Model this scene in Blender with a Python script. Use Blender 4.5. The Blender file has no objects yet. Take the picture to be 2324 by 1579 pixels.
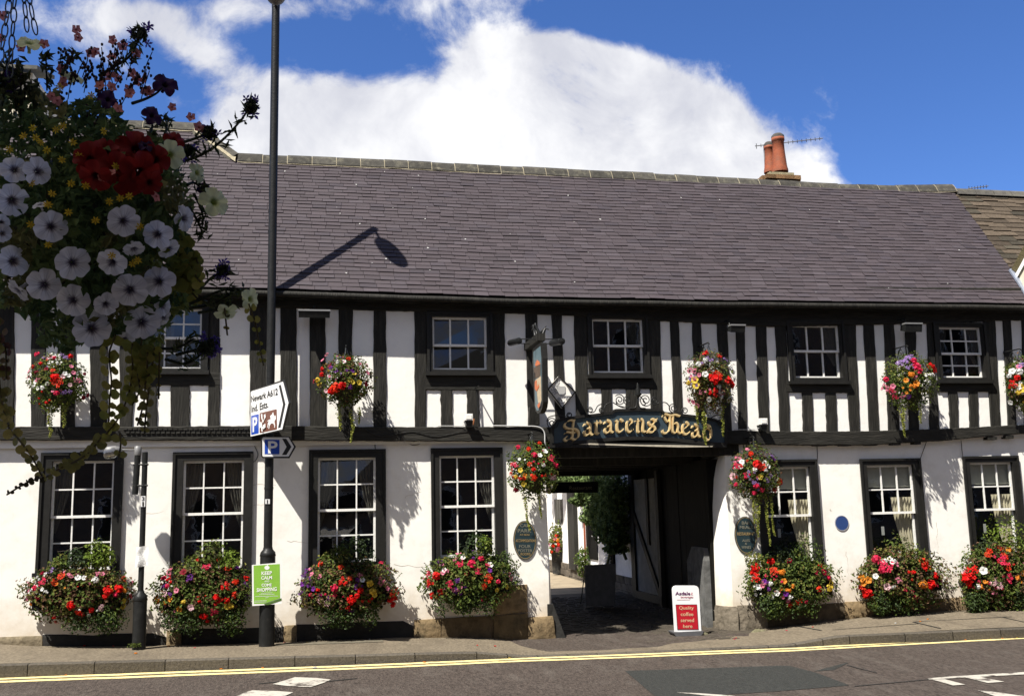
import bpy, math, random
from mathutils import Vector, Matrix, noise as mnoise
SC = bpy.context.scene
COL = SC.collection
rad = math.radians
rng = random.Random(7)

# ------------------------------------------------------------------ camera, sky, sun
K = 1.0727                      # photograph pixels per working pixel
PW, PH, PF = 2324.0, 1579.0, 2219.0
CAMH = 2.3
CAMP = Vector((0, -16.4, CAMH))
yaw, pit, rol = rad(11.3), rad(9.0), rad(1.35)
_F = Vector((math.sin(yaw)*math.cos(pit), math.cos(yaw)*math.cos(pit), math.sin(pit)))
_R0 = Vector((math.cos(yaw), -math.sin(yaw), 0)); _U0 = _R0.cross(_F)
_R = _R0*math.cos(rol) - _U0*math.sin(rol); _U = _R.cross(_F)
cd = bpy.data.cameras.new('camera'); cam = bpy.data.objects.new('camera', cd); COL.objects.link(cam)
cam.matrix_world = Matrix(((_R.x,_U.x,-_F.x,CAMP.x),(_R.y,_U.y,-_F.y,CAMP.y),(_R.z,_U.z,-_F.z,CAMP.z),(0,0,0,1)))
cd.sensor_width = 36; cd.lens = 36*PF/PW; cd.clip_start = 0.05; cd.clip_end = 3000
SC.camera = cam
SUN = Vector((1.22, 1.0, -2.43)).normalized()          # direction the light travels
SUN_EL = math.asin(-SUN.z); SUN_AZ = math.atan2(-SUN.x, -SUN.y)   # azimuth from +Y towards +X
sl = bpy.data.lights.new('sun', 'SUN'); sl.energy = 5.0; sl.angle = rad(0.5); sl.color = (1, .95, .87)
so = bpy.data.objects.new('sun', sl); COL.objects.link(so); so.location = (-20, -20, 40)
so.rotation_euler = SUN.to_track_quat('-Z', 'Y').to_euler()
SC.view_settings.view_transform = 'Standard'; SC.view_settings.look = 'None'
SC.view_settings.exposure = 1.0; SC.view_settings.gamma = 1
SC.cycles.max_bounces = 6; SC.cycles.transparent_max_bounces = 12
SC.cycles.use_denoising = True

def ray(x, y):   # working pixel -> direction
    return _F + _R*((x-PW/2)/PF) - _U*((y-PH/2)/PF)
def d(x, y, Y=0.0):
    r = ray(x, y); return CAMP + r*((Y-CAMP.y)/r.y)
def n(x, y, Y=0.0): return d(x/K, y/K, Y)
def nX(x, y, X):
    r = ray(x/K, y/K); return CAMP + r*((X-CAMP.x)/r.x)
def at(x, y, dist):
    return CAMP + ray(x, y)*dist
def zroad(x): return 2.3 - 2.17 - .0148*x
def onroad(x, y, up=0.0):   # photograph pixel on the road plane
    r = ray(x/K, y/K)
    t = (2.3-2.17+up-.0148*CAMP.x-CAMP.z)/(r.z+.0148*r.x)
    return CAMP + r*t
def lerp(a, b, t): return a+(b-a)*t
def interp(tab, x):
    if x <= tab[0][0]: return tab[0][1]
    for (a, b), (c, e) in zip(tab, tab[1:]):
        if x <= c: return b+(e-b)*(x-a)/(c-a)
    return tab[-1][1]

# sky with the photograph's clouds, laid out by direction
w = bpy.data.worlds.new('World'); SC.world = w; w.use_nodes = True
nt = w.node_tree; nt.nodes.clear()
def NN(t, **k):
    x = nt.nodes.new(t)
    for a, b in k.items(): setattr(x, a, b)
    return x
def mth(op, a, b=None, clamp=False):
    x = NN('ShaderNodeMath', operation=op, use_clamp=clamp)
    for i, v in enumerate((a, b)):
        if v is None: continue
        if isinstance(v, (int, float)): x.inputs[i].default_value = v
        else: nt.links.new(v, x.inputs[i])
    return x.outputs[0]
out = NN('ShaderNodeOutputWorld'); bg = NN('ShaderNodeBackground'); bg.inputs[1].default_value = .056
sky = NN('ShaderNodeTexSky', sky_type='NISHITA', sun_disc=False)
sky.sun_elevation = SUN_EL; sky.sun_rotation = SUN_AZ; sky.ozone_density = 3.0; sky.air_density = .8; sky.dust_density = .3
tint = NN('ShaderNodeHueSaturation'); tint.inputs['Saturation'].default_value = 1.15; tint.inputs['Value'].default_value = 1.32
nt.links.new(sky.outputs[0], tint.inputs['Color'])
tc = NN('ShaderNodeTexCoord'); sp = NN('ShaderNodeSeparateXYZ'); nt.links.new(tc.outputs['Generated'], sp.inputs[0])
ay = mth('MAXIMUM', mth('ABSOLUTE', sp.outputs[1]), .08)
u = mth('DIVIDE', sp.outputs[0], ay); v = mth('DIVIDE', sp.outputs[2], ay)
cmb = NN('ShaderNodeCombineXYZ'); nt.links.new(u, cmb.inputs[0]); nt.links.new(v, cmb.inputs[1])
def noise(scale, detail, rough, dist, off=0.0):
    x = NN('ShaderNodeTexNoise'); x.inputs['Scale'].default_value = scale; x.inputs['Detail'].default_value = detail
    x.inputs['Roughness'].default_value = rough; x.inputs['Distortion'].default_value = dist
    a = NN('ShaderNodeVectorMath', operation='ADD'); a.inputs[1].default_value = (off, off*.7, off*.3)
    nt.links.new(cmb.outputs[0], a.inputs[0]); nt.links.new(a.outputs[0], x.inputs['Vector'])
    return x.outputs['Fac']
nz = noise(8.0, 10, .62, .4); nz2 = noise(3.4, 6, .55, .5, 3.1); nz3 = noise(24, 6, .65, .3, 7.7)
# (x, y, half-width, half-height, tilt, weight) in working pixels, turned into direction-plane ellipses
BLOBS = [(1190,290,490,150,.10,1.55),(690,290,185,95,0,1.25),(1200,135,180,85,.1,1.2),(1600,275,200,105,.3,1.15),(1420,170,160,75,.3,.85),(900,390,800,50,.05,1.0),
         (640,15,400,50,0,.72),(430,105,190,75,.5,.68),(150,60,260,70,0,.6),(1150,-15,250,32,0,.5),(330,200,140,50,.5,.3),(1880,170,55,240,-.1,.2),(1770,390,110,50,0,.42),(790,125,210,50,.12,-.5),(330,290,120,70,.3,-.5),(1400,40,200,60,.1,-.4)]
tot = None
for (bx, by, hw, hh, tl, wt) in BLOBS:
    r0 = ray(bx, by); rx = ray(bx+hw, by+hw*tl); ry = ray(bx-hh*tl*.5, by-hh)
    c = (r0.x/r0.y, r0.z/r0.y); ex = (rx.x/rx.y-c[0], rx.z/rx.y-c[1]); ey = (ry.x/ry.y-c[0], ry.z/ry.y-c[1])
    det = ex[0]*ey[1]-ex[1]*ey[0]
    du = mth('SUBTRACT', u, c[0]); dv = mth('SUBTRACT', v, c[1])
    p = mth('ADD', mth('MULTIPLY', du, ey[1]/det), mth('MULTIPLY', dv, -ey[0]/det))
    q = mth('ADD', mth('MULTIPLY', du, -ex[1]/det), mth('MULTIPLY', dv, ex[0]/det))
    e = mth('MULTIPLY', mth('EXPONENT', mth('MULTIPLY', mth('ADD', mth('MULTIPLY', p, p), mth('MULTIPLY', q, q)), -1.0)), wt)
    tot = e if tot is None else mth('ADD', tot, e)
front = mth('GREATER_THAN', sp.outputs[1], 0.0)
tot = mth('ADD', mth('MULTIPLY', tot, front), mth('MULTIPLY', mth('SUBTRACT', 1.0, front), .86))
tot = mth('MINIMUM', tot, 1.25)
m0 = mth('ADD', mth('ADD', tot, mth('MULTIPLY', mth('SUBTRACT', nz, .5), 1.8)), mth('ADD', mth('MULTIPLY', mth('SUBTRACT', nz2, .5), .7), mth('MULTIPLY', mth('SUBTRACT', nz3, .5), .7)))
mr = NN('ShaderNodeMapRange', interpolation_type='SMOOTHSTEP'); mr.inputs['From Min'].default_value = .42; mr.inputs['From Max'].default_value = 1.04
nt.links.new(m0, mr.inputs['Value'])
cr_n = NN('ShaderNodeMapRange', interpolation_type='SMOOTHSTEP'); cr_n.inputs['From Min'].default_value = .38; cr_n.inputs['From Max'].default_value = .64
nt.links.new(mth('ADD', mth('MULTIPLY', nz2, .65), mth('MULTIPLY', nz, .35)), cr_n.inputs['Value'])
cc = NN('ShaderNodeMix', data_type='RGBA'); nt.links.new(cr_n.outputs[0], cc.inputs['Factor'])
cc.inputs['A'].default_value = (5.9, 6.05, 6.8, 1); cc.inputs['B'].default_value = (10.0, 10.0, 10.05, 1)
skm = NN('ShaderNodeMix', data_type='RGBA', blend_type='MULTIPLY'); skm.inputs['Factor'].default_value = 1; nt.links.new(tint.outputs[0], skm.inputs['A']); skm.inputs['B'].default_value = (.84, .92, 1.20, 1)
mx = NN('ShaderNodeMix', data_type='RGBA'); nt.links.new(mr.outputs[0], mx.inputs['Factor'])
nt.links.new(skm.outputs['Result'], mx.inputs['A']); ccs = NN('ShaderNodeVectorMath', operation='SCALE'); nt.links.new(cc.outputs['Result'], ccs.inputs[0]); nt.links.new(mth('ADD', mth('MULTIPLY', front, .55), .45), ccs.inputs['Scale']); nt.links.new(ccs.outputs[0], mx.inputs['B'])
nt.links.new(mx.outputs['Result'], bg.inputs[0]); nt.links.new(bg.outputs[0], out.inputs[0])

# ------------------------------------------------------------------ materials
MATS = {}
def mat(name, col=(.5,.5,.5), rough=.7, var=0.0, vscale=8.0, bump=0.0, bscale=40.0, metal=0.0, attr=False, transl=0.0, spec=.4, stretch=(1,1,1), dark=None, dscale=1.5, damt=0.0):
    m = bpy.data.materials.new(name); m.use_nodes = True; t = m.node_tree; b = t.nodes['Principled BSDF']
    b.inputs['Roughness'].default_value = rough; b.inputs['Metallic'].default_value = metal
    b.inputs['Specular IOR Level'].default_value = spec
    L = t.links.new
    tcn = t.nodes.new('ShaderNodeTexCoord'); mp = t.nodes.new('ShaderNodeMapping'); mp.inputs['Scale'].default_value = stretch
    g = t.nodes.new('ShaderNodeNewGeometry'); L(g.outputs['Position'], mp.inputs[0])
    if attr:
        a = t.nodes.new('ShaderNodeAttribute'); a.attribute_name = 'Col'; csock = a.outputs['Color']
    else:
        a = t.nodes.new('ShaderNodeRGB'); a.outputs[0].default_value = (*col, 1); csock = a.outputs[0]
    if var > 0:
        nn = t.nodes.new('ShaderNodeTexNoise'); nn.inputs['Scale'].default_value = vscale; nn.inputs['Detail'].default_value = 6; nn.inputs['Roughness'].default_value = .65
        L(mp.outputs[0], nn.inputs['Vector'])
        r = t.nodes.new('ShaderNodeMapRange'); r.inputs['From Min'].default_value = .25; r.inputs['From Max'].default_value = .75
        r.inputs['To Min'].default_value = 1-var; r.inputs['To Max'].default_value = 1+var
        L(nn.outputs['Fac'], r.inputs['Value'])
        hs = t.nodes.new('ShaderNodeVectorMath'); hs.operation = 'SCALE'; L(csock, hs.inputs[0]); L(r.outputs[0], hs.inputs['Scale']); csock = hs.outputs[0]
    if dark is not None:
        nn = t.nodes.new('ShaderNodeTexNoise'); nn.inputs['Scale'].default_value = dscale; nn.inputs['Detail'].default_value = 8; nn.inputs['Roughness'].default_value = .7
        L(mp.outputs[0], nn.inputs['Vector'])
        r = t.nodes.new('ShaderNodeMapRange'); r.inputs['From Min'].default_value = .5; r.inputs['From Max'].default_value = .68; r.inputs['To Max'].default_value = damt
        L(nn.outputs['Fac'], r.inputs['Value'])
        mi = t.nodes.new('ShaderNodeMix'); mi.data_type = 'RGBA'; L(r.outputs[0], mi.inputs['Factor']); L(csock, mi.inputs['A']); mi.inputs['B'].default_value = (*dark, 1); csock = mi.outputs['Result']
    L(csock, b.inputs['Base Color'])
    if bump > 0:
        nn = t.nodes.new('ShaderNodeTexNoise'); nn.inputs['Scale'].default_value = bscale; nn.inputs['Detail'].default_value = 5
        L(mp.outputs[0], nn.inputs['Vector'])
        bp = t.nodes.new('ShaderNodeBump'); bp.inputs['Strength'].default_value = bump; bp.inputs['Distance'].default_value = .02
        L(nn.outputs['Fac'], bp.inputs['Height']); L(bp.outputs[0], b.inputs['Normal'])
    if transl > 0:
        tr = t.nodes.new('ShaderNodeBsdfTranslucent'); L(csock, tr.inputs['Color'])
        ms = t.nodes.new('ShaderNodeMixShader'); ms.inputs[0].default_value = transl
        L(b.outputs[0], ms.inputs[1]); L(tr.outputs[0], ms.inputs[2]); L(ms.outputs[0], t.nodes['Material Output'].inputs[0])
    MATS[name] = m
    return m
PLASTER = mat('white_limewash', (.82,.80,.745), .9, .04, 1.3, .16, 7, dark=(.52,.48,.40), dscale=2.2, damt=.3)
def splash(m, z0, z1, col, amt):   # mud and rain splash staining the foot of the wall, ragged
    t = m.node_tree; L = t.links.new; bs = t.nodes['Principled BSDF']; src = bs.inputs['Base Color'].links[0].from_socket
    g = t.nodes.new('ShaderNodeNewGeometry'); sx = t.nodes.new('ShaderNodeSeparateXYZ'); L(g.outputs['Position'], sx.inputs[0])
    nn = t.nodes.new('ShaderNodeTexNoise'); nn.inputs['Scale'].default_value = 3.5; nn.inputs['Detail'].default_value = 7; nn.inputs['Roughness'].default_value = .7; L(g.outputs['Position'], nn.inputs['Vector'])
    ad = t.nodes.new('ShaderNodeMath'); ad.operation = 'MULTIPLY_ADD'; ad.inputs[1].default_value = 1.3; L(nn.outputs['Fac'], ad.inputs[0]); L(sx.outputs[2], ad.inputs[2])
    mr_ = t.nodes.new('ShaderNodeMapRange'); mr_.inputs['From Min'].default_value = z0+.65; mr_.inputs['From Max'].default_value = z1+.65; mr_.inputs['To Min'].default_value = amt; mr_.inputs['To Max'].default_value = 0; L(ad.outputs[0], mr_.inputs['Value'])
    mi = t.nodes.new('ShaderNodeMix'); mi.data_type = 'RGBA'; L(mr_.outputs[0], mi.inputs['Factor']); L(src, mi.inputs['A']); mi.inputs['B'].default_value = (*col, 1); L(mi.outputs['Result'], bs.inputs['Base Color'])
splash(PLASTER, .25, 1.15, (.50,.40,.27), .75)
GREYPLASTER = mat('shade_grey_plaster', (.20,.20,.185), .95, .3, 5, .4, 15)  # white plaster greyed so its colour carries the passage shade
PLASTER2 = mat('white_render_upper', (.82,.805,.76), .9, .04, 2.0, .16, 10, dark=(.6,.58,.54), dscale=3, damt=.18)
TIMBER = mat('black_timber', (.019,.018,.015), .7, .4, 5, .6, 14, stretch=(3,3,.4), spec=.2, dark=(.05,.046,.038), dscale=5, damt=.35)
BEAM = mat('black_beam', (.019,.018,.015), .7, .4, 5, .6, 14, stretch=(.4,3,3), spec=.2, dark=(.05,.046,.038), dscale=5, damt=.35)
BLACKGLOSS = mat('black_gloss_paint', (.014,.0135,.012), .5, .3, 10, .15, 30, spec=.25)
WHITEPAINT = mat('white_gloss_paint', (.78,.77,.73), .5, .08, 20, .1, 60, dark=(.35,.33,.28), dscale=25, damt=.35)
SLATE = mat('purple_slate', rough=.72, var=.12, vscale=30, bump=.25, bscale=60, attr=True, spec=.25, dark=(.10,.095,.09), dscale=60, damt=.0)
STONESLATE = mat('mossy_stone_slate', rough=.9, var=.35, vscale=18, bump=.5, bscale=40, attr=True, spec=.2)
RIDGE = mat('ridge_tile_clay', rough=.9, var=.35, vscale=9, bump=.4, bscale=40, attr=True, spec=.2, dark=(.16,.15,.11), dscale=7, damt=.6)
MORTAR = mat('lime_mortar', (.33,.29,.2), .95, .3, 20, .6, 50)
STONE = mat('sandstone_block', rough=.95, var=.4, vscale=6, bump=.9, bscale=14, attr=True, spec=.15, dark=(.035,.03,.018), dscale=5, damt=.75)
TAR = mat('tarred_plinth', (.014,.013,.011), .8, .4, 6, .6, 15)
ROAD = mat('road_asphalt', (.058,.046,.038), .9, .75, 26, 1.0, 60, dark=(.11,.095,.08), dscale=3.2, damt=.5, spec=.2, stretch=(1.2,.42,1))
PATCH = mat('patch_asphalt', (.031,.032,.029), .9, .5, 26, .9, 60, spec=.2)
PAVE = mat('pavement_asphalt', (.150,.124,.088), .92, .45, 26, .6, 120, dark=(.07,.057,.042), dscale=1.6, damt=.55, spec=.2, stretch=(1.1,.45,1))
KERB = mat('kerb_granite', rough=.9, var=.45, vscale=30, bump=.6, bscale=90, attr=True, spec=.2)
COBBLE = mat('cobbles', (.055,.046,.034), .85, .5, 7, .6, 30, spec=.3)
YELLOW = mat('yellow_line_paint', (.72,.60,.27), .8, .18, 30, .4, 120, dark=(.2,.15,.06), dscale=14, damt=.7)
ROADWHITE = mat('white_road_paint', (.40,.375,.32), .8, .2, 30, .4, 120, dark=(.07,.057,.048), dscale=4, damt=1.6)
LEAF = mat('leaf', rough=.6, attr=True, transl=.28, spec=.12)
PETAL = mat('petal', rough=.6, attr=True, transl=.42, spec=.2)
STEM = mat('stem', (.05,.06,.02), .7)
METALBLACK = mat('black_painted_metal', (.012,.0125,.012), .42, .25, 12, .15, 40, spec=.3, dark=(.045,.045,.04), dscale=9, damt=.3)
METALGREY = mat('grey_metal', (.22,.22,.22), .45, .2, 10, metal=.3)
LAMPGREY = mat('lamp_underside', (.09,.085,.08), .5, .15, 12)
GOLD = mat('gilded_letter', (.90,.68,.34), .36, .15, 30, metal=.5)
GOLDFLAT = mat('gilt_paint', (.30,.21,.09), .5, .2, 60)
SIGNBLUE = mat('slate_blue_board', (.030,.050,.066), .45, .2, 14, .1, 50)
OVALGREEN = mat('dark_teal_board', (.016,.032,.038), .4, .25, 30)
BLUEPLAQUE = mat('blue_plaque', (.025,.055,.175), .4, .1, 30)
SIGNWHITE = mat('sign_white', (.72,.72,.71), .45, .06, 8)
SIGNGREY = mat('sign_grey', (.40,.40,.39), .45, .06, 8)
SIGNBLACK = mat('sign_black', (.012,.012,.012), .5)
PBLUE = mat('parking_blue', (.01,.055,.36), .45)
BROWN = mat('tourist_brown', (.13,.045,.028), .45)
POSTER = mat('poster_green', (.21,.42,.05), .4, .05, 10)
POSTERDK = mat('poster_dark_green', (.07,.13,.03), .4, .2, 40)
PAPER = mat('paper_white', (.75,.75,.73), .7)
PAPERGREY = mat('notice_grey', (.42,.42,.41), .7, .1, 60)
RED = mat('board_red', (.42,.01,.022), .4)
CREAM = mat('cream_print', (.62,.45,.27), .5)
PURPLE = mat('purple_print', (.10,.02,.09), .5)
PINKPRINT = mat('pink_print', (.45,.18,.22), .5)
CURTAIN = mat('cream_curtain', (.72,.64,.47), .9, .15, 20, transl=.2)
NETCURT = mat('grey_curtain', (.075,.07,.06), .9, .15, 20)
BLIND = mat('grey_blind', (.42,.41,.36), .9, .08, 15)
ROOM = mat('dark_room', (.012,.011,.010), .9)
TERRA = mat('terracotta', (.25,.065,.026), .8, .25, 9, .3, 40, dark=(.10,.07,.05), dscale=5, damt=.55)
BRICK = mat('brown_brick', rough=.95, var=.3, vscale=25, bump=.6, bscale=50, attr=True, spec=.15)
LEAD = mat('lead_flashing', (.24,.27,.33), .5, .25, 14, .3, 30, metal=.3)
CREAMPAINT = mat('cream_paint', (.55,.50,.38), .6, .1, 12)
CHALK = mat('chalkboard', (.17,.17,.165), .8, .25, 9)
RUBBER = mat('grey_rubber', (.09,.09,.095), .7, .15, 15)
WOODDARK = mat('dark_boards', (.008,.0075,.006), .8, .4, 4, .5, 12, stretch=(6,6,.5), spec=.08)
CHAIN = mat('chain_steel', (.05,.055,.06), .4, metal=.6)
MOSS = mat('basket_moss', (.035,.035,.015), .95, .5, 20, .8, 30)
RUST = mat('rust', (.25,.09,.03), .8)
def glass(name, tintc, boost):
    m = bpy.data.materials.new(name); m.use_nodes = True; t = m.node_tree; t.nodes.clear(); L = t.links.new
    o = t.nodes.new('ShaderNodeOutputMaterial'); mixn = t.nodes.new('ShaderNodeMixShader'); f = t.nodes.new('ShaderNodeMath'); f.operation = 'POWER'; f.inputs[1].default_value = 5.0; lw = t.nodes.new('ShaderNodeLayerWeight'); lw.inputs[0].default_value = .5; t.links.new(lw.outputs['Facing'], f.inputs[0])
    tr = t.nodes.new('ShaderNodeBsdfTransparent'); tr.inputs[0].default_value = (*tintc, 1); gl = t.nodes.new('ShaderNodeBsdfGlossy'); gl.inputs['Roughness'].default_value = .015
    mm = t.nodes.new('ShaderNodeMath'); mm.operation = 'MULTIPLY_ADD'; mm.inputs[1].default_value = 1.0; mm.inputs[2].default_value = boost; mm.use_clamp = True
    nn = t.nodes.new('ShaderNodeTexNoise'); nn.inputs['Scale'].default_value = 4; bp = t.nodes.new('ShaderNodeBump'); bp.inputs['Strength'].default_value = .06; bp.inputs['Distance'].default_value = .02
    g = t.nodes.new('ShaderNodeNewGeometry'); L(g.outputs['Position'], nn.inputs['Vector']); L(nn.outputs['Fac'], bp.inputs['Height']); L(bp.outputs[0], gl.inputs['Normal'])
    L(f.outputs[0], mm.inputs[0]); L(mm.outputs[0], mixn.inputs[0]); L(tr.outputs[0], mixn.inputs[1]); L(gl.outputs[0], mixn.inputs[2]); L(mixn.outputs[0], o.inputs[0])
    return m
GLASS = glass('window_glass', (.82,.84,.82), .085)
LAMPGLASS = glass('lamp_glass', (.9,.9,.9), .25)

# ------------------------------------------------------------------ mesh helpers
class MB:
    def __init__(s): s.v = []; s.f = []; s.c = []; s.smooth = []
    def add(s, vs, fs, col=(1,1,1), sm=False):
        o = len(s.v); s.v.extend([tuple(p) for p in vs])
        if isinstance(col, list): s.c.extend(col)
        else: s.c.extend([col]*len(vs))
        s.f.extend([tuple(i+o for i in f) for f in fs]); s.smooth.extend([sm]*len(fs)); return s
    def poly(s, pts, col=(1,1,1)): return s.add(pts, [tuple(range(len(pts)))], col)
    def prism(s, pts, off, col=(1,1,1)):      # closed solid: outline pts swept by off
        off = Vector(off); k = len(pts); a = [Vector(p) for p in pts]; b = [p+off for p in a]
        fs = [tuple(range(k)), tuple(range(2*k-1, k-1, -1))]
        fs += [(i, i+k, (i+1)%k+k, (i+1)%k) for i in range(k)]
        return s.add(a+b, fs, col)
    def box(s, x0, x1, y0, y1, z0, z1, col=(1,1,1)):
        return s.prism([(x0,y0,z0),(x1,y0,z0),(x1,y0,z1),(x0,y0,z1)], (0,y1-y0,0), col)
    def tube(s, path, r, seg=8, col=(1,1,1), cap=True):
        path = [Vector(p) for p in path]; m = len(path); rr = r if isinstance(r, (list, tuple)) else [r]*m
        vs = []; fs = []; up = None
        for i, p in enumerate(path):
            t = (path[min(i+1, m-1)]-path[max(i-1, 0)]).normalized()
            if up is None: up = t.orthogonal().normalized()
            up = (up - t*up.dot(t)); up = up.normalized() if up.length > 1e-6 else t.orthogonal().normalized()
            sd = t.cross(up)
            for j in range(seg):
                a = 2*math.pi*j/seg; vs.append(p+(up*math.cos(a)+sd*math.sin(a))*rr[i])
        for i in range(m-1):
            for j in range(seg): fs.append((i*seg+j, i*seg+(j+1)%seg, (i+1)*seg+(j+1)%seg, (i+1)*seg+j))
        s.add(vs, fs, col, True)
        if cap:
            s.add(vs[:seg], [tuple(range(seg-1, -1, -1))], col); s.add(vs[-seg:], [tuple(range(seg))], col)
        return s
    def lathe(s, o, prof, seg=20, col=(1,1,1), axis=None):   # prof: (radius, height)
        o = Vector(o); ax = Vector(axis).normalized() if axis else Vector((0,0,1)); e1 = ax.orthogonal().normalized(); e2 = ax.cross(e1)
        vs = []; fs = []
        for r, h in prof:
            for j in range(seg):
                a = 2*math.pi*j/seg; vs.append(o+ax*h+(e1*math.cos(a)+e2*math.sin(a))*max(r, 1e-4))
        for i in range(len(prof)-1):
            for j in range(seg): fs.append((i*seg+j, i*seg+(j+1)%seg, (i+1)*seg+(j+1)%seg, (i+1)*seg+j))
        return s.add(vs, fs, col, True)
    def ell(s, c, r, seg=12, rings=8, col=(1,1,1), jit=0, rg=rng):
        c = Vector(c); vs = []; fs = []
        for i in range(rings+1):
            ph = math.pi*i/rings
            for j in range(seg):
                th = 2*math.pi*j/seg; k = 1+rg.uniform(-jit, jit)
                vs.append(c+Vector((r[0]*math.sin(ph)*math.cos(th)*k, r[1]*math.sin(ph)*math.sin(th)*k, r[2]*math.cos(ph)*k)))
        for i in range(rings):
            for j in range(seg): fs.append((i*seg+j, (i+1)*seg+j, (i+1)*seg+(j+1)%seg, i*seg+(j+1)%seg))
        return s.add(vs, fs, col, True)
    def mesh(s, name, m):
        me = bpy.data.meshes.new(name); me.from_pydata(s.v, [], s.f); me.materials.append(m)
        at_ = me.color_attributes.new('Col', 'FLOAT_COLOR', 'POINT')
        flat = []
        for c in s.c: flat.extend((c[0], c[1], c[2], 1.0))
        at_.data.foreach_set('color', flat)
        me.polygons.foreach_set('use_smooth', s.smooth); me.update()
        return me
    def build(s, name, m, parent=None):
        o = bpy.data.objects.new(name, s.mesh(name, m)); COL.objects.link(o)
        if parent: o.parent = parent
        return o
def tag(o, label=None, cat=None, group=None, kind=None):
    if label: o['label'] = label
    if cat: o['category'] = cat
    if group: o['group'] = group
    if kind: o['kind'] = kind
    return o
def thing(name, label, cat, loc=(0,0,0), group=None):
    o = bpy.data.objects.new(name, None); COL.objects.link(o); o.location = loc; o.empty_display_size = .2
    return tag(o, label, cat, group)
bpy.context.view_layer.update()
def adopt(o, parent):       # keep world coordinates of the mesh while parented to a moved empty
    o.parent = parent; o.matrix_parent_inverse = Matrix.Translation(-parent.location)
    return o
class T:                    # a thing whose part meshes are given in world coordinates
    def __init__(s, name, label, cat, loc, group=None): s.e = thing(name, label, cat, loc, group)
    def part(s, mb, name, m, under=None):
        o = mb.build(name, m)
        if under: o.parent = under
        else: adopt(o, s.e)
        return o
def text_mesh(s, size, bold=False, ex=.002, align='CENTER', sx=1.0, sp=1.0):
    c = bpy.data.curves.new('txt', 'FONT'); c.body = s; c.size = size; c.align_x = align; c.align_y = 'CENTER'; c.extrude = ex; c.space_character = sp
    c.offset = size*(.02 if bold else 0)
    c.resolution_u = 3
    o = bpy.data.objects.new('txt', c); COL.objects.link(o)
    bpy.context.view_layer.update()
    me = bpy.data.meshes.new_from_object(o.evaluated_get(bpy.context.evaluated_depsgraph_get()))
    vs = [(v.co.x*sx, v.co.y, v.co.z) for v in me.vertices]; fs = [tuple(p.vertices) for p in me.polygons]
    bpy.data.objects.remove(o); bpy.data.curves.remove(c); bpy.data.meshes.remove(me)
    return vs, fs
class Board:                # a flat local frame: o + x*right + y*up, z out towards the reader
    def __init__(s, o, right, up): s.o = Vector(o); s.r = Vector(right).normalized(); s.u = Vector(up).normalized(); s.n = s.r.cross(s.u).normalized()
    def p(s, x, y, z=0): return s.o+s.r*x+s.u*y+s.n*z
    def poly(s, mb, pts, z0, z1, col=(1,1,1)): return mb.prism([s.p(x, y, z1) for x, y in pts], s.n*(z0-z1), col)
    def text(s, mb, st, size, x, y, z, **k):
        vs, fs = text_mesh(st, size, **k); return mb.add([s.p(a+x, b+y, c+z) for a, b, c in vs], fs)
def rrect(x0, y0, x1, y1, r, seg=5, corners='1111'):
    pts = []
    for (cx, cy, a0, on) in ((x1-r, y0+r, -90, corners[0]), (x1-r, y1-r, 0, corners[1]), (x0+r, y1-r, 90, corners[2]), (x0+r, y0+r, 180, corners[3])):
        if on == '0':
            pts.append((x1 if cx > (x0+x1)/2 else x0, y1 if cy > (y0+y1)/2 else y0)); continue
        for i in range(seg+1):
            a = rad(a0+90*i/seg); pts.append((cx+r*math.cos(a), cy+r*math.sin(a)))
    return pts
def oval(cx, cy, rx, ry, k=36): return [(cx+rx*math.cos(2*math.pi*i/k), cy+ry*math.sin(2*math.pi*i/k)) for i in range(k)]
def cr(pts, sub=6):         # Catmull-Rom through points
    P = [Vector(p) for p in pts]; P = [P[0]*2-P[1]]+P+[P[-1]*2-P[-2]]; o = []
    for i in range(1, len(P)-2):
        for j in range(sub):
            t = j/sub; a, b, c, e = P[i-1], P[i], P[i+1], P[i+2]
            o.append(.5*((2*b)+(c-a)*t+(2*a-5*b+4*c-e)*t*t+(3*b-a-3*c+e)*t*t*t))
    o.append(P[-2]); return o
def spiral(c, r0, r1, a0, turns, k=28, ex=Vector((1,0,0)), ey=Vector((0,0,1))):
    return [Vector(c)+(ex*math.cos(a0+turns*2*math.pi*i/k)+ey*math.sin(a0+turns*2*math.pi*i/k))*lerp(r0, r1, i/k) for i in range(k+1)]

# ------------------------------------------------------------------ ground
BASE = [(-9,.47),(-4.67,.395),(-4.05,.332),(-2.78,.27),(-.81,.22),(1.26,.206),(2.7,.13),(3.44,.045),(3.93,.03),(6.7,.02),(7.1,.01),(7.7,.054),(9.0,.135),(10.3,.192),(11.66,.196),(12.8,.203),(30,.2)]
KTOP = [(-9,.41),(-4.08,.358),(-1.41,.291),(.49,.24),(2.2,.198),(3.0,.098),(5.03,.066),(7.1,.055),(7.95,.147),(11.19,.115),(30,-.15)]
KY = -2.0
def zpave(x, y):
    t = min(max(-y/2.0, 0), 1); return lerp(interp(BASE, x), interp(KTOP, x), t)
mb = MB(); xs = [-260, -60, -20]+[-9+i*.5 for i in range(0, 70)]+[60, 260]
mb.add([(x, y, zroad(max(-30, min(x, 40)))) for y in (-260, -60, -10, 0.5) for x in xs], [(j*len(xs)+i, j*len(xs)+i+1, (j+1)*len(xs)+i+1, (j+1)*len(xs)+i) for j in range(3) for i in range(len(xs)-1)])
tag(mb.build('road', ROAD), kind='structure')
mb = MB(); xs = [-40, -20]+[-9+i*.15 for i in range(0, 200)]+[40]
ys = [0.6]+[0-.2*i for i in range(0, 10)]+[-1.86]
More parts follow.
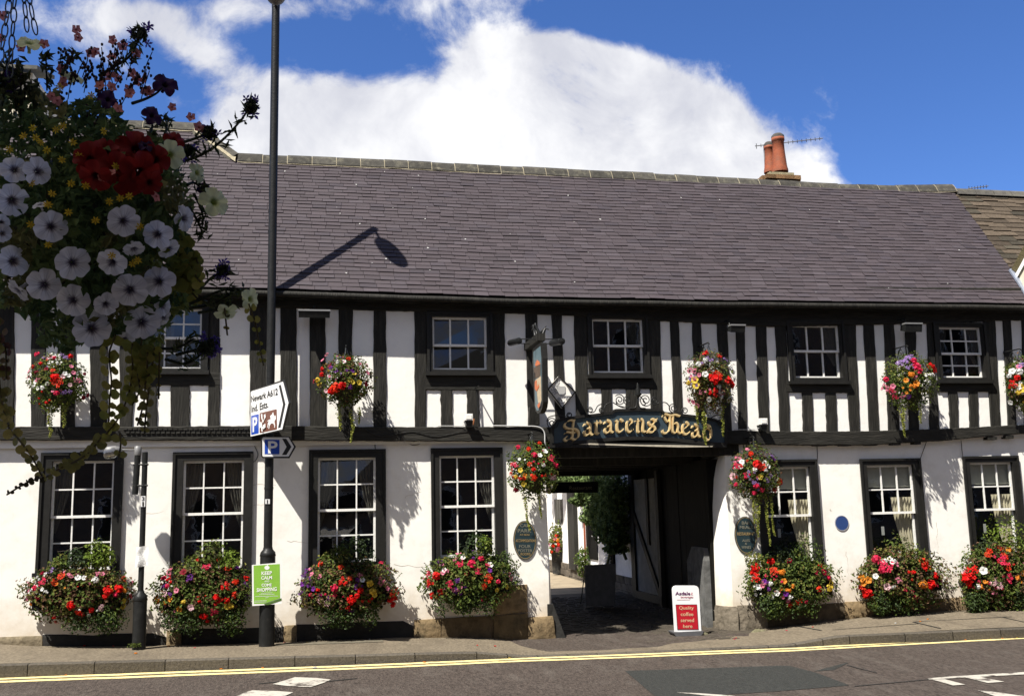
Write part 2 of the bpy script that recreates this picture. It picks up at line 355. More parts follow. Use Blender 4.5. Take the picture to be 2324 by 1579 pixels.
mb.add([(x, y, zpave(x, y)+.004*mnoise.noise((x*1.5, y*1.5, 0))) for y in ys for x in xs], [(j*len(xs)+i+len(xs), j*len(xs)+i+1+len(xs), j*len(xs)+i+1, j*len(xs)+i) for j in range(len(ys)-1) for i in range(len(xs)-1)])
tag(mb.build('pavement', PAVE), kind='structure')
mb = MB(); x = -9.0
joints = [-9-.9*i for i in range(20, 0, -1)]
x = -9
while x < 22: joints.append(x); x += rng.uniform(.82, .98) if x < 2.2 or x > 8.1 else .45
for a, b in zip(joints, joints[1:]):
    g = .006; cb = rng.uniform(.85, 1.12); c = (.085*cb, .074*cb, .058*cb)
    for x0, x1 in ((a+g, (a+b)/2), ((a+b)/2, b-g)):
        z0, z1 = interp(KTOP, x0), interp(KTOP, x1)
        prof = [(-1.87, 0), (-1.985, 0), (-2.005, -.012), (-2.015, -.5)]
        mb.add([(x0, y, z0+h) for y, h in prof]+[(x1, y, z1+h) for y, h in prof], [(i, i+1, i+5, i+4) for i in range(3)], c)
    mb.add([(b-g, -1.87, interp(KTOP, b)-.008), (b+g, -1.87, interp(KTOP, b)-.008), (b+g, -1.995, interp(KTOP, b)-.012), (b-g, -1.995, interp(KTOP, b)-.012), (b-g, -2.008, -.5), (b+g, -2.008, -.5)], [(0, 1, 2, 3), (3, 2, 5, 4)], (.02, .018, .015))
tag(mb.build('kerb', KERB), kind='structure')
def flat_strip(name, m, pix, up, kind='structure'):
    mb = MB().poly([onroad(x, y, up) for x, y in pix]); return tag(mb.build(name, m), kind=kind)
mb = MB()
YL = [(-60,1659,7),(0,1655.5,7),(300,1645,7),(700,1630,6.4),(1000,1618,6),(1265,1606,5.6),(1500,1597.5,5.2),(1930,1580.5,5),(2250,1563,4.8),(2600,1545,4.6)]
for top in (0, 1):
    v1 = []
    for i in range(61):
        px = -60+2660*i/60; yc = interp([(a, b) for a, b, c in YL], px); h = interp([(a, c) for a, b, c in YL], px)
        y0 = yc-h+rng.uniform(-.3, .3)+(0 if top == 0 else h*1.05); y1 = y0+h*.62
        v1 += [onroad(px, y0, .004), onroad(px, y1, .004)]
    mb.add(v1, [(2*i, 2*i+1, 2*i+3, 2*i+2) for i in range(60)])
tag(mb.build('double_yellow_line', YELLOW), kind='structure')
mb = MB()
for pix in ([(663,1664),(700,1653),(718,1647),(770,1649),(805,1653),(790,1660),(757,1671),(715,1670)],
            [(575,1694),(597,1684),(615,1679),(680,1681),(714,1684),(695,1692),(640,1700),(560,1702)],
            [(2257,1650),(2320,1645),(2500,1634),(2500,1640),(2330,1649),(2262,1653)],
            [(2270,1653),(2300,1652),(2350,1665),(2320,1667)],[(2350,1648),(2385,1646),(2445,1658),(2405,1661)],
            [(2380,1679),(2400,1680),(2500,1694),(2440,1699)],[(1647,1684),(1700,1686),(1790,1692),(1775,1697),(1700,1690)]):
    mb.poly([onroad(x, y, .009) for x, y in pix])
tag(mb.build('road_marking', ROADWHITE), kind='structure')
flat_strip('asphalt_patch', PATCH, [(1522,1632),(1700,1626),(1900,1619),(1925,1620),(1990,1637),(2068,1667),(1900,1681),(1750,1690),(1650,1715),(1590,1690)], .004)
flat_strip('road_crack', PATCH, [(1980,1633),(2060,1612),(2066,1612),(2030,1630)], .004)
mb = MB()
for (a, b) in (((2062,1617),(2135,1636)), ((630,1662),(680,1657)), ((800,1656),(870,1649)), ((2080,1668),(2260,1652))):
    mb.poly([onroad(a[0], a[1], .006), onroad(b[0], b[1], .006), onroad(b[0], b[1]+1.4, .006), onroad(a[0], a[1]+1.8, .006)])
tag(mb.build('road_joint', TAR), kind='structure')
# pale flag strip by the wall and drain cover on the pavement
def zp_at(px, py, Y): return n(px, py, Y)
mb = MB()
for x0, x1, y0, y1, up in ((-.62,1.02,-.55,-.25,.006),):
    mb.add([(lerp(x0, x1, i/8), y, zpave(lerp(x0, x1, i/8), y)+up) for y in (y0, y1) for i in range(9)], [(i, i+1, i+10, i+9) for i in range(8)], (.13,.115,.085))
tag(mb.build('stone_slab', STONE), kind='structure')
mb = MB()
for x0, x1, y0, y1 in ((8.3,9.9,-1.15,-1.12),(9.9,11.8,-.95,-.92),(9.88,9.92,-1.7,-.93),(8.1,8.14,-1.1,-.3),(11.6,11.63,-1.7,-.95)):
    mb.add([(x, y, zpave(x, y)+.007) for x, y in ((x0,y0),(x1,y0),(x1,y1),(x0,y1))], [(0,1,2,3)])
tag(mb.build('pavement_joint', TAR), kind='structure')
# passage and courtyard floor
mb = MB(); ys = [-1.0+.25*i for i in range(0, 30)]; xs = [3.0+.25*i for i in range(0, 26)]
def zyard(x, y):
    z = .03+max(0, y)*.024
    return min(z, .25)+.006*mnoise.noise((x*4, y*4, 1))+(0.006 if y > -.2 else -.05*(-.2-y))
mb.add([(x, y, zyard(x, y)) for y in ys for x in xs], [(j*26+i, j*26+i+1, (j+1)*26+i+1, (j+1)*26+i) for j in range(len(ys)-1) for i in range(25)])
r3 = random.Random(12); y = -.95
while y < 5.6:      # worn setts laid in rows across the passage
    dp = r3.uniform(.11, .14); x = 3.75+r3.uniform(-.15, 0)
    while x < 7.0:
        wd = r3.uniform(.15, .24); a_, b_, c_, e_ = x+.008, x+wd-.008, y+.007, y+dp-.007; x += wd
        if y < -.35 and not (4.05+(-y-.35)*.5 < (a_+b_)/2 < 6.75): continue
        h = r3.uniform(.004, .02); zz = zyard((a_+b_)/2, y); k_ = .02
        if y < -.2: zz = max(zz, zpave((a_+b_)/2, y))-.004
        mb.add([(a_, c_, zz-.03), (b_, c_, zz-.03), (b_, e_, zz-.03), (a_, e_, zz-.03), (a_+k_, c_+k_, zz+h), (b_-k_, c_+k_, zz+h), (b_-k_, e_-k_, zz+h), (a_+k_, e_-k_, zz+h)], [(4, 5, 6, 7), (0, 1, 5, 4), (1, 2, 6, 5), (2, 3, 7, 6), (3, 0, 4, 7)])
    y += dp
tag(mb.build('passage_paving', COBBLE), kind='structure')
mb = MB().add([(-8,6.2,.17),(6.98,6.2,.17),(6.98,40,.27),(-8,40,.27)], [(0,1,2,3)])
tag(mb.build('courtyard_paving', mat('courtyard_flags', (.26,.21,.14), .9, .3, 3, .5, 20)), kind='structure')

mb = MB().add([(-260,.55,-.05),(260,.55,-.05),(260,300,-.05),(-260,300,-.05)], [(0,1,2,3)])
tag(mb.build('back_ground', PAVE), kind='structure')

# ------------------------------------------------------------------ the inn
INN = thing('coaching_inn', 'black and white timber framed inn with purple slate roof and carriage arch', 'building', (4.5, 2.5, 0.1))
inn_mi = Matrix.Translation(-INN.location)
def ip(mb, name, m, under=None):
    o = mb.build(name, m)
    if under: o.parent = under
    else: o.parent = INN; o.matrix_parent_inverse = inn_mi
    return o
UY = -.05           # upper plaster face
TY = -.078          # timber face
ROOF_M, ROOF_O, RIDGE_Y = 1.12, -.37, 2.55
EAVE = [(-6.5,5.83),(-2.5,5.84),(-.76,5.835),(1.2,5.80),(3.2,5.775),(6,5.775),(9,5.79),(13.5,5.82),(21,5.85)]
def zeave(x): return interp(EAVE, x)+.012*mnoise.noise((x*.8, 0, 5))
def rp(x, v):       # point on the front roof slope, v = 0 eave, 1 ridge
    y = lerp(ROOF_O, RIDGE_Y, v); z0 = zeave(x)
    return Vector((x, y, z0+v*(9.06+.02*mnoise.noise((x*.5, 3, 0))-z0)))
def rn(): return Vector((0, -ROOF_M, 1)).normalized()
XR0, XR1 = 13.43, 14.02          # right edge of the purple slates at eave and ridge

# --- rectangles of the openings, read off the photograph and laid on the wall plane
def rect(q, Y=0.0):
    P = [n(x, y, Y) for x, y in q]      # TL, TR, BL, BR
    return ((P[0].x+P[2].x)/2, (P[1].x+P[3].x)/2, (P[2].z+P[3].z)/2, (P[0].z+P[1].z)/2)   # x0,x1,z0,z1
GW = [ # outer frame, sash, meeting rail y, (curtain left, curtain right), kind
 dict(o=[(99,1104),(300,1102),(94,1392),(292,1392)], s=[(123,1122),(279,1122),(124,1388),(272,1388)], m=1257, k='twelve'),
 dict(o=[(421,1102),(616,1101),(418,1390),(610,1390)], s=[(445,1121),(595,1121),(443,1384),(590,1384)], m=1250, k='twelve'),
 dict(o=[(753,1096),(936,1095),(753,1378),(939,1378)], s=[(773,1114),(915,1114),(774,1368),(914,1368)], m=1241, k='twelve'),
 dict(o=[(1047.5,1092),(1219,1091),(1054.5,1365),(1228,1365)], s=[(1067,1109),(1201,1109),(1072,1355),(1206,1355)], m=1232, k='twelve'),
 dict(o=[(1842,1121),(1986.6,1119),(1852,1378),(2000,1376)], s=[(1857,1137),(1970,1136),(1866,1370),(1980,1368)], m=1255, k='six'),
 dict(o=[(2092,1118),(2239,1117),(2111,1375),(2256,1372)], s=[(2105,1132),(2220,1132),(2123,1367),(2236,1364)], m=1248, k='six'),
 dict(o=[(2342,1112),(2477,1110.5),(2365,1372),(2498,1370)], s=[(2355,1126),(2461,1125),(2376,1364),(2480,1362)], m=1240, k='six'),
]
UWN = [
 dict(o=[(342,742),(508,742),(338,905),(504,905)], s=[(356,752),(492,752),(354,898),(491,898)], m=823, k='eight'),
 dict(o=[(1040,762),(1196,763),(1041,908),(1198,908)], s=[(1051,773),(1184,773),(1053,901),(1185,901)], m=841, k='six'),
 dict(o=[(1430,766),(1574,768),(1433,915),(1578,915)], s=[(1438.5,777),(1563,778.5),(1443,908),(1567,908.5)], m=842, k='six'),
 dict(o=[(1914,782),(2052,784),(1922,929),(2056,930)], s=[(1924,791),(2041,793),(1932,920),(2045,921)], m=855, k='six'),
 dict(o=[(2270,786),(2397,788),(2280,927),(2403,928)], s=[(2281,796.5),(2386,798),(2289,919),(2392,921)], m=861, k='eight'),
]
ARCH_L, ARCH_R = n(1330,1200).x, n(1738,1235).x
ARCH_T = n(1500,1108).z
def wall_with_holes(name, m, x0, x1, z0f, z1, holes, Y, ysub):
    # vertical strips of the wall plane between and above/below the openings; ragged thickness comes from the returns
    mb = MB(); xs = sorted({x0, x1, *[h[0] for h in holes], *[h[1] for h in holes]})
    fine = []
    for a, b in zip(xs, xs[1:]):
        k = max(1, int((b-a)/.4)); fine += [lerp(a, b, i/k) for i in range(k)]
    fine.append(x1)
    for a, b in zip(fine, fine[1:]):
        c = (a+b)/2; hz = sorted([(h[2], h[3]) for h in holes if h[0]-1e-6 <= c <= h[1]+1e-6]); lo = None
        segs = []; cur = z0f
        for (u0, u1) in hz: segs.append((cur, u0)); cur = u1
        segs.append((cur, z1))
        for s0, s1 in segs:
            f0 = (lambda x: s0(x) if callable(s0) else s0); f1 = (lambda x: s1(x) if callable(s1) else s1)
            mb.add([(a, Y, f0(a)), (b, Y, f0(b)), (b, Y, f1(b)), (a, Y, f1(a))], [(0, 1, 2, 3)])
    for h in holes:       # plaster returns
        if h[2] < .5 and h[1]-h[0] > 2: continue
        D = .16
        mb.add([(h[0],Y,h[2]),(h[0],Y,h[3]),(h[0],Y+D,h[3]),(h[0],Y+D,h[2])], [(0,1,2,3)]); mb.add([(h[1],Y,h[2]),(h[1],Y,h[3]),(h[1],Y+D,h[3]),(h[1],Y+D,h[2])], [(3,2,1,0)])
        mb.add([(h[0],Y,h[3]),(h[1],Y,h[3]),(h[1],Y+D,h[3]),(h[0],Y+D,h[3])], [(0,1,2,3)]); mb.add([(h[0],Y,h[2]),(h[1],Y,h[2]),(h[1],Y+D,h[2]),(h[0],Y+D,h[2])], [(3,2,1,0)])
    return ip(mb, name, m)
GR = [rect(g['o']) for g in GW]; UR = [rect(g['o'], UY) for g in UWN]
ZB = 3.36
holes = [(r[0]+.015, r[1]-.015, r[2]+.015, r[3]-.015) for r in GR]+[(ARCH_L, n(1775,1300).x, -1.0, ARCH_T)]
wall_with_holes('lower_wall', PLASTER, -7, 13.9, lambda x: -.4, ZB, holes, 0.0, 0)
holes = [(r[0]+.015, r[1]-.015, r[2]+.015, r[3]-.015) for r in UR]
wall_with_holes('upper_wall', PLASTER2, -7, 13.9, lambda x: ZB-.05, lambda x: zeave(x)+.25, holes, UY, 0)
mb = MB()   # other walls of the house
mb.box(-7, ARCH_L-.02, 5.05, 5.3, -.3, 5.9); mb.box(7.12, 13.9, 5.05, 5.3, -.3, 5.9); mb.box(ARCH_L-.02, 7.12, 5.05, 5.3, 2.95, 5.9); mb.box(-7.02, -6.8, .02, 5.04, -.3, 5.9); mb.box(13.7, 13.88, .02, 5.04, -.3, 5.9)
ip(mb, 'rear_wall', PLASTER2)
# left pier inner face and rounded right pier
mb = MB(); zs = [-.4, .4, 1.2, 2.0, 2.6, 3.1]
LV = [(n(1345,1510).x, -.4), (n(1344,1501).x, .4), (n(1338,1350).x, 1.2), (n(1332,1230).x, 2.0), (n(1329,1165).x, 2.6), (n(1328,1110).x, 3.1)]
mb.add([(ARCH_L-.03, 0.0, z) for x, z in LV]+[(x, 0.02, z) for x, z in LV]+[(x+.01, .5, z) for x, z in LV], [(i+k*6, i+1+k*6, i+7+k*6, i+6+k*6) for k in (0, 1) for i in range(5)], sm=True)
ip(mb, 'pier', PLASTER)
mb = MB()
RV = [(1756,1097),(1750,1112),(1745,1130),(1739,1165),(1736,1235),(1738,1300),(1741,1400),(1744,1476)]
FX = n(1778,1300).x; vs = []
for x, y in RV:
    p = n(x, y, .34); prof = [(p.x+.02, 1.0), (p.x, .34), (lerp(p.x, FX, .32)-.02, .16), (lerp(p.x, FX, .62)-.015, .05), (lerp(p.x, FX, .85), .008), (FX+.03, -.001)]
    vs += [(a, b, p.z) for a, b in prof]
mb.add(vs, [(i*6+j+6, i*6+j, i*6+j+1, i*6+j+7) for i in range(len(RV)-1) for j in range(5)], sm=True)
ip(mb, 'pier', PLASTER)

# --- timbers
def wob(a, b, k, amp, seed):   # wavering edge from a to b
    a, b = Vector(a), Vector(b); t = (b-a); nn = Vector((t.z, 0, -t.x)).normalized()
    return [a+t*(i/k)+nn*(amp*(mnoise.noise((seed, i*.55, 0))*1.3+mnoise.noise((seed+9, i*1.7, 0))*.5) if 0 < i < k else 0) for i in range(k+1)]
def timber(name, q, Yf=TY, Yb=UY+.03, m=None, amp=.011, vertical=True):
    P = [n(x, y, Yf) for x, y in q]   # TL, TR, BL, BR
    s = rng.uniform(0, 99); mb = MB()
    if vertical:
        L = wob(P[0], P[2], 14, amp, s); R = wob(P[1], P[3], 14, amp, s+31)
    else:
        L = wob(P[0], P[1], 40, amp, s); R = wob(P[2], P[3], 40, amp, s+31)
    k = len(L); dy = Vector((0, Yb-Yf, 0)); ch = Vector((0, .012, 0)); mid = [(a+b)/2 for a, b in zip(L, R)]
    inw = [(m_-a).normalized()*.012 for a, m_ in zip(L, mid)]
    vs = [p+dy for p in L]+[p+ch for p in L]+[p+i for p, i in zip(L, inw)]+[p-i for p, i in zip(R, inw)]+[p+ch for p in R]+[p+dy for p in R]
    fs = [(c*k+i, c*k+i+1, (c+1)*k+i+1, (c+1)*k+i) for c in range(5) for i in range(k-1)]
    fs += [tuple(c*k for c in range(6)), tuple(c*k+k-1 for c in range(5, -1, -1))]
    mb.add(vs, fs)
    return ip(mb, name, m or (TIMBER if vertical else BEAM))
B0 = 1050   # posts run behind the beam
# (top-left x, top-right x, top y, bottom-left x, bottom-right x, bottom y)
POSTS = [(-70,-35,735,-70,-35,B0),(-5,35,735,-5,34,B0),(75,111,735,75,110,B0),(147,183,735,146,182,B0),(219,262,735,219,261,B0),(290,342,735,291,321,B0),
 (357,382,930,357,382,B0),(415,462,930,415,461,B0),(508,535,735,505,535,B0),
 (608,660,735,608,662,B0),(682,722,738,683,723,B0),(753,792,738,755,794,B0),(824,858,738,824,858,B0),(909,940,740,909,941,B0),(1009,1041,742,1010,1037,B0),
 (1072,1101,940,1074,1103,B0),(1136.5,1166,940,1138,1168,B0),(1196,1229,745,1203,1231,B0),
 (1278,1308,750,1287,1312,B0),(1343,1368,750,1354,1377,B0),(1397,1431,750,1404,1431,B0),
 (1464,1490,938,1465,1491,B0),(1524,1554,938,1525,1555,B0),(1573,1607,755,1588,1614,B0),
 (1630,1653,765,1644,1664,B0),(1684,1707,765,1698,1718,B0),(1744,1770,768,1764,1783,B0),(1791,1813,768,1799,1820,B0),(1840,1866,770,1849,1874,B0),(1886,1915,772,1900,1924,B0),
 (1953,1978.5,948,1956,1982,B0+8),(2010,2036,948,2014,2040,B0+8),(2051,2083,775,2071,2095,B0+8),
 (2102,2128,775,2118,2142,B0+8),(2152,2177,778,2164,2192,B0+8),(2203.5,2229,778,2215,2239,B0+5),(2257,2271,780,2265.5,2289,B0),
 (2309,2333,948,2315,2335,B0),(2359,2381,946,2362,2384,B0),(2396,2424,780,2415,2438,B0),(2442,2462,775,2456,2477,B0),(2488,2520,775,2496,2530,B0),(2550,2580,775,2556,2590,B0)]
for a, b, t, c, e, bt in POSTS: timber('timber_post', [(a, t), (b, t), (c, bt), (e, bt)])
for x0, x1, y0a, y0b, y1a, y1b in ((321,535,905,905,937,938),(1036,1203,910,910,949,950),(1428,1590,916,916,946,946),(1915,2073,930,931,955,956),(2284,2418,929,929,954,953)):
    timber('window_rail', [(x0, y0a), (x1, y0b), (x0, y1a), (x1, y1b)], Yf=TY-.004, vertical=False, amp=.006)
# wall plate under the eaves and the long beam over the ground floor, in lengths
PL = [(-160,744),(340,746),(670,748),(940,756),(1240,762),(1400,768),(1640,782),(1880,795),(2100,790),(2300,786),(2430,780),(2680,776)]
for (a, ya), (b, yb) in zip(PL, PL[1:]):
    timber('wall_plate', [(a, 700), (b, 700), (a, ya), (b, yb)], Yf=-.10, vertical=False, amp=.006)
BM = [(-160,1038,1071),(300,1038,1071),(640,1036,1072),(1000,1039,1073),(1290,1038,1074),(1770,1047,1080),(1960,1050,1083),(2110,1049,1083),(2300,1043,1072),(2440,1036,1058),(2700,1025,1045)]
for (a, t0, b0), (b, t1, b1) in zip(BM, BM[1:]):
    timber('bressummer_beam', [(a, t0), (b, t1), (a, b0), (b, b1)], Yf=-.145, Yb=.02, vertical=False, amp=.006)
mb = MB()
for a, b, t, e in ((1984,2014,1077,1085),(2048,2073,1077,1085),(2110,2136,1076,1084),(2173,2193,1074,1083),(2226,2242,1072,1081),(2405,2427,1063,1070),(2449,2468,1059,1067)):
    P = [n(x, y, -.13) for x, y in ((a, t), (b, t), (b, e), (a, e))]; ip(MB().prism(P, (0, .15, 0)), 'joist_end', TIMBER)
# lead-look dentil course along the left part of the beam
mb = MB()
for r in range(2):
    for i in range(26):
        x = 300+r*6+i*12.3; P = [n(a, b, -.165) for a, b in ((x, 1041+r*9), (x+9, 1041+r*9), (x+9, 1046+r*9), (x, 1046+r*9))]; mb.prism(P, (0, .02, 0))
ip(mb, 'tile_course', BEAM)

# --- windows
def bar(mb, x0, x1, z0, z1, Y0, Y1): mb.box(x0, x1, Y0, Y1, z0, z1)
def window(g, R, Y, upper):
    x0, x1, z0, z1 = R; sx0, sx1, sz0, sz1 = rect(g['s'], Y+.045); mz = n((g['s'][0][0]+g['s'][1][0])/2, g['m'], Y+.045).z
    f = MB(); YF = Y-.035 if upper else Y-.03; YI = Y+.09
    for (a, b, c, e) in ((x0, sx0, z0, z1), (sx1, x1, z0, z1), (sx0, sx1, sz1, z1), (sx0, sx1, z0, sz0)): f.box(a, b, YF, YI, c, e)
    t = .03   # raised outer bead
    for (a, b, c, e) in ((x0-.012, x0+t, z0, z1+.012), (x1-t, x1+.012, z0, z1+.012), (x0+t, x1-t, z1-t, z1+.012)): f.box(a, b, YF-.025, YF+.002, c, e)
    W = ip(f, 'window', BLACKGLOSS)
    s = MB().box(x0-.04, x1+.04, YF-.075, YF+.01, z0-.05, z0+.012)
    ip(s, 'sill', BLACKGLOSS, W)
    def sash(za, zb, Y0, cols, rows, mull):
        m = MB(); w_ = .035
        m.box(sx0, sx0+w_, Y0, Y0+.04, za, zb); m.box(sx1-w_, sx1, Y0, Y0+.04, za, zb)
        m.box(sx0+w_, sx1-w_, Y0+.001, Y0+.041, zb-w_, zb); m.box(sx0+w_, sx1-w_, Y0+.001, Y0+.041, za, za+w_*1.15)
        for i in range(1, cols):
            x = lerp(sx0, sx1, i/cols); m.box(x-mull/2, x+mull/2, Y0+.006, Y0+.036, za+w_*1.15, zb-w_)
        for j in range(1, rows):
            z = lerp(za, zb, j/rows)
            for i in range(cols):
                a = sx0+w_ if i == 0 else lerp(sx0, sx1, i/cols)+mull/2; b = sx1-w_ if i == cols-1 else lerp(sx0, sx1, (i+1)/cols)-mull/2
                m.box(a, b, Y0+.009, Y0+.034, z-mull/2, z+mull/2)
        ip(m, 'sash', WHITEPAINT, W)
        p = MB(); tl = rng.uniform(-.006, .006)
        p.add([(sx0+.01, Y0+.02-tl, za+.01), (sx1-.01, Y0+.02+tl, za+.01), (sx1-.01, Y0+.02+tl*.5, zb-.01), (sx0+.01, Y0+.02+g.get('tilt', 0), zb-.01)], [(0, 1, 2), (0, 2, 3)])
        ip(p, 'pane', GLASS, W)
    k = g['k']; Ys = Y+.04
    if k == 'twelve': sash(mz-.02, sz1, Ys, 3, 2, .022); sash(sz0, mz+.02, Ys+.045, 3, 2, .022)
    elif k == 'eight': sash(mz-.02, sz1, Ys, 3, 2, .024); sash(sz0, mz+.02, Ys+.045, 3, 2, .024)
    elif k == 'six' and upper: sash(mz-.02, sz1, Ys, 3, 1, .028); sash(sz0, mz+.02, Ys+.045, 3, 1, .028)
    else: sash(mz-.02, sz1, Ys, 3, 2, .024); sash(sz0, mz+.02, Ys+.045, 1, 1, .02)
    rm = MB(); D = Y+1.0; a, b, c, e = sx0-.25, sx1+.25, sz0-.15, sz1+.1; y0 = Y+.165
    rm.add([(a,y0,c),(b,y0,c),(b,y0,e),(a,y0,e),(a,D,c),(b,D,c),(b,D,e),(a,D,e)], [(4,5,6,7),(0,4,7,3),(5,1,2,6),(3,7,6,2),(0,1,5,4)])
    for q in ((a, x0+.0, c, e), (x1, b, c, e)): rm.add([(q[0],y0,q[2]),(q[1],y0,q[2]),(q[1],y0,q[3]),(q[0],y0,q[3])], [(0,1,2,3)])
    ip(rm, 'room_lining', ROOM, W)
    def drape(xa0, xa1, xb0, xb1, m, zt, zb_):    # gathered curtain: top edge xa0..xa1, bottom edge xb0..xb1
        c_ = MB(); k_ = 26; h = 8; vs = []
        for j in range(h+1):
            t = j/h; te = t**1.6
            for i in range(k_+1):
                x = lerp(lerp(xa0, xa1, i/k_), lerp(xb0, xb1, i/k_), te)
                vs.append((x, Y+.17+.022*math.sin(i*1.55+j*.15)+.01*math.sin(i*.7), lerp(zt, zb_, t)))
        c_.add(vs, [(j*(k_+1)+i, j*(k_+1)+i+1, (j+1)*(k_+1)+i+1, (j+1)*(k_+1)+i) for j in range(h) for i in range(k_)], sm=True)
        ip(c_, 'curtain', m, W)
    wd = sx1-sx0
    for cu in g.get('c', ()):
        if cu == 'L': drape(sx0-.05, sx0+wd*.33, sx0-.05, sx0+wd*.06, NETCURT, sz1+.05, mz-.25)
        if cu == 'R': drape(sx1-wd*.33, sx1+.05, sx1-wd*.06, sx1+.05, NETCURT, sz1+.05, mz-.25)
        if cu == 'C': drape(sx1-wd*.42, sx1+.06, sx1-wd*.10, sx1+.06, CURTAIN, mz+.28, sz0-.05)
        if cu == 'B':
            bl = MB().box(sx0-.03, sx1+.03, Y+.13, Y+.135, lerp(sz1, mz, .46), sz1+.05); ip(bl, 'blind', BLIND, W)
        if cu == 'N': drape(sx0+.02, sx0+wd*.5, sx0+.02, sx0+wd*.42, NETCURT, sz1+.03, sz0)
        if cu == 'P':
            pp = MB().box(sx0+wd*.3, sx0+wd*.36, Y+.12, Y+.125, lerp(mz, sz0, .28), lerp(mz, sz0, .46)); ip(pp, 'paper', PAPERGREY, W)
    return W
GW[0]['c'] = 'L'; GW[1]['c'] = 'LR'; GW[2]['c'] = 'LR'; GW[3]['c'] = 'R'; GW[2]['tilt'] = .09
GW[4]['c'] = 'BCP'; GW[5]['c'] = 'BCP'; GW[6]['c'] = 'BCP'
UWN[0]['c'] = 'N'; UWN[2]['c'] = 'R'; UWN[3]['c'] = 'R'; UWN[4]['c'] = 'LR'; UWN[1]['tilt'] = .05
for g, R in zip(GW, GR): window(g, R, 0.0, False)
for g, R in zip(UWN, UR): window(g, R, UY, True)

# --- plinth and corner stones
def stone(pix, Yf, depth, col, name='plinth_stone', m=STONE, sub=5):
    P = [n(x, y, Yf) for x, y in pix]        # TL TR BR BL
    mb = MB(); vs = []; s = rng.uniform(0, 50)
    for j in range(sub+1):
        for i in range(sub+1):
            a = P[0].lerp(P[1], i/sub); b = P[3].lerp(P[2], i/sub); p = a.lerp(b, j/sub)
            e = min(i, sub-i, j, sub-j)
            nz_ = mnoise.noise((p.x*3+s, 0, p.z*3))*.03
            vs.append(p+Vector((mnoise.noise((s, p.x*4, p.z*4))*.012, nz_+(.03 if e == 0 else 0), mnoise.noise((p.z*4, s, p.x*4))*.012)))
    k = sub+1; mb.add(vs, [(j*k+i, (j+1)*k+i, (j+1)*k+i+1, j*k+i+1) for j in range(sub) for i in range(sub)], col, True)
    rim = [i for i in range(k)]+[j*k+sub for j in range(1, k)]+[sub*k+i for i in range(sub-1, -1, -1)]+[j*k for j in range(sub-1, 0, -1)]
    back = [Vector(vs[i])+Vector((0, depth, 0)) for i in rim]
    mb.add([vs[i] for i in rim]+back, [(i, (i+1)%len(rim), len(rim)+(i+1)%len(rim), len(rim)+i) for i in range(len(rim))], col)
    return ip(mb, name, m)
SB = (.20,.15,.085); SB2 = (.20,.145,.08); SG = (.17,.145,.11)
stone([(-80,1551),(100,1548),(102,1580),(-80,1580)], -.05, .2, (.2,.165,.11))
stone([(103,1544),(405,1541),(405,1585),(103,1585)], -.035, .2, (.1,.1,.1), 'tarred_plinth', TAR)
stone([(405,1536),(440,1534),(442,1580),(405,1580)], -.06, .2, SB)
stone([(441,1531),(700,1526),(700,1580),(441,1580)], -.035, .2, (.1,.1,.1), 'tarred_plinth', TAR)
stone([(692,1524),(722,1522),(722,1576),(690,1576)], -.06, .2, SB)
stone([(722,1520),(1008,1510),(1008,1570),(722,1574)], -.035, .2, (.1,.1,.1), 'tarred_plinth', TAR)
stone([(1009,1510),(1074,1505),(1074,1560),(1009,1565)], -.07, .2, SB2)
stone([(1075,1505),(1203,1498),(1203,1565),(1075,1565)], -.06, .2, (.11,.08,.045))
stone([(1203,1424),(1284,1422),(1286,1490),(1203,1498)], -.06, .2, SB2)
stone([(1203,1499),(1286,1492),(1286,1565),(1203,1565)], -.08, .2, (.14,.10,.05))
stone([(1288,1503),(1347,1500),(1358,1566),(1286,1566)], -.10, .5, SB2)
stone([(1798,1474),(1868,1470),(1872,1532),(1799,1550)], -.05, .3, SG)
mb = MB(); vs = []; zt_ = n(1744,1472,.34).z; p = n(1744,1476,.34)
for j in range(7):
    z = lerp(zt_, -.12, j/6); k_ = .035 if j else .012
    prof = [(p.x-.03, 1.0), (p.x-k_, .34), (lerp(p.x, FX, .32)-.02-k_*.8, .16-k_*.5), (lerp(p.x, FX, .62)-.015-k_*.5, .05-k_*.8), (lerp(p.x, FX, .85), -k_), (FX+.04, -k_*1.3)]
    vs += [(a+.012*mnoise.noise((a*6, z*6, 2)), b+.012*mnoise.noise((a*6, z*6, 7)), z) for a, b in prof]
mb.add(vs, [(j*6+i, j*6+i+1, j*6+i+7, j*6+i+6) for j in range(6) for i in range(5)], SG, True)
mb.add(vs[:6]+[(FX+.04, 1.0, zt_)], [(0, 1, 2, 3, 4, 5, 6)], SG)
ip(mb, 'plinth_stone', STONE)
stone([(1869,1480),(2062,1466),(2064,1520),(1870,1534)], -.04, .2, (.09,.07,.045))
stone([(2060,1466),(2130,1461),(2130,1512),(2060,1516)], -.06, .2, SB2)
stone([(2130,1462),(2322,1455),(2322,1502),(2130,1512)], -.04, .2, (.12,.09,.055))
stone([(2320,1455),(2390,1450),(2392,1500),(2320,1502)], -.05, .2, (.18,.13,.075))
stone([(2390,1452),(2700,1440),(2700,1492),(2390,1500)], -.05, .2, (.16,.125,.08))
for px, py, w_, h_ in ((1700,1551,.22,.10),(1850,1542,.18,.08)):
    p = n(px, py, -.25); mb = MB().ell((p.x, p.y, p.z), (w_, .1, h_), 10, 7, (.14,.13,.08), .12); ip(mb, 'spur_stone', STONE)

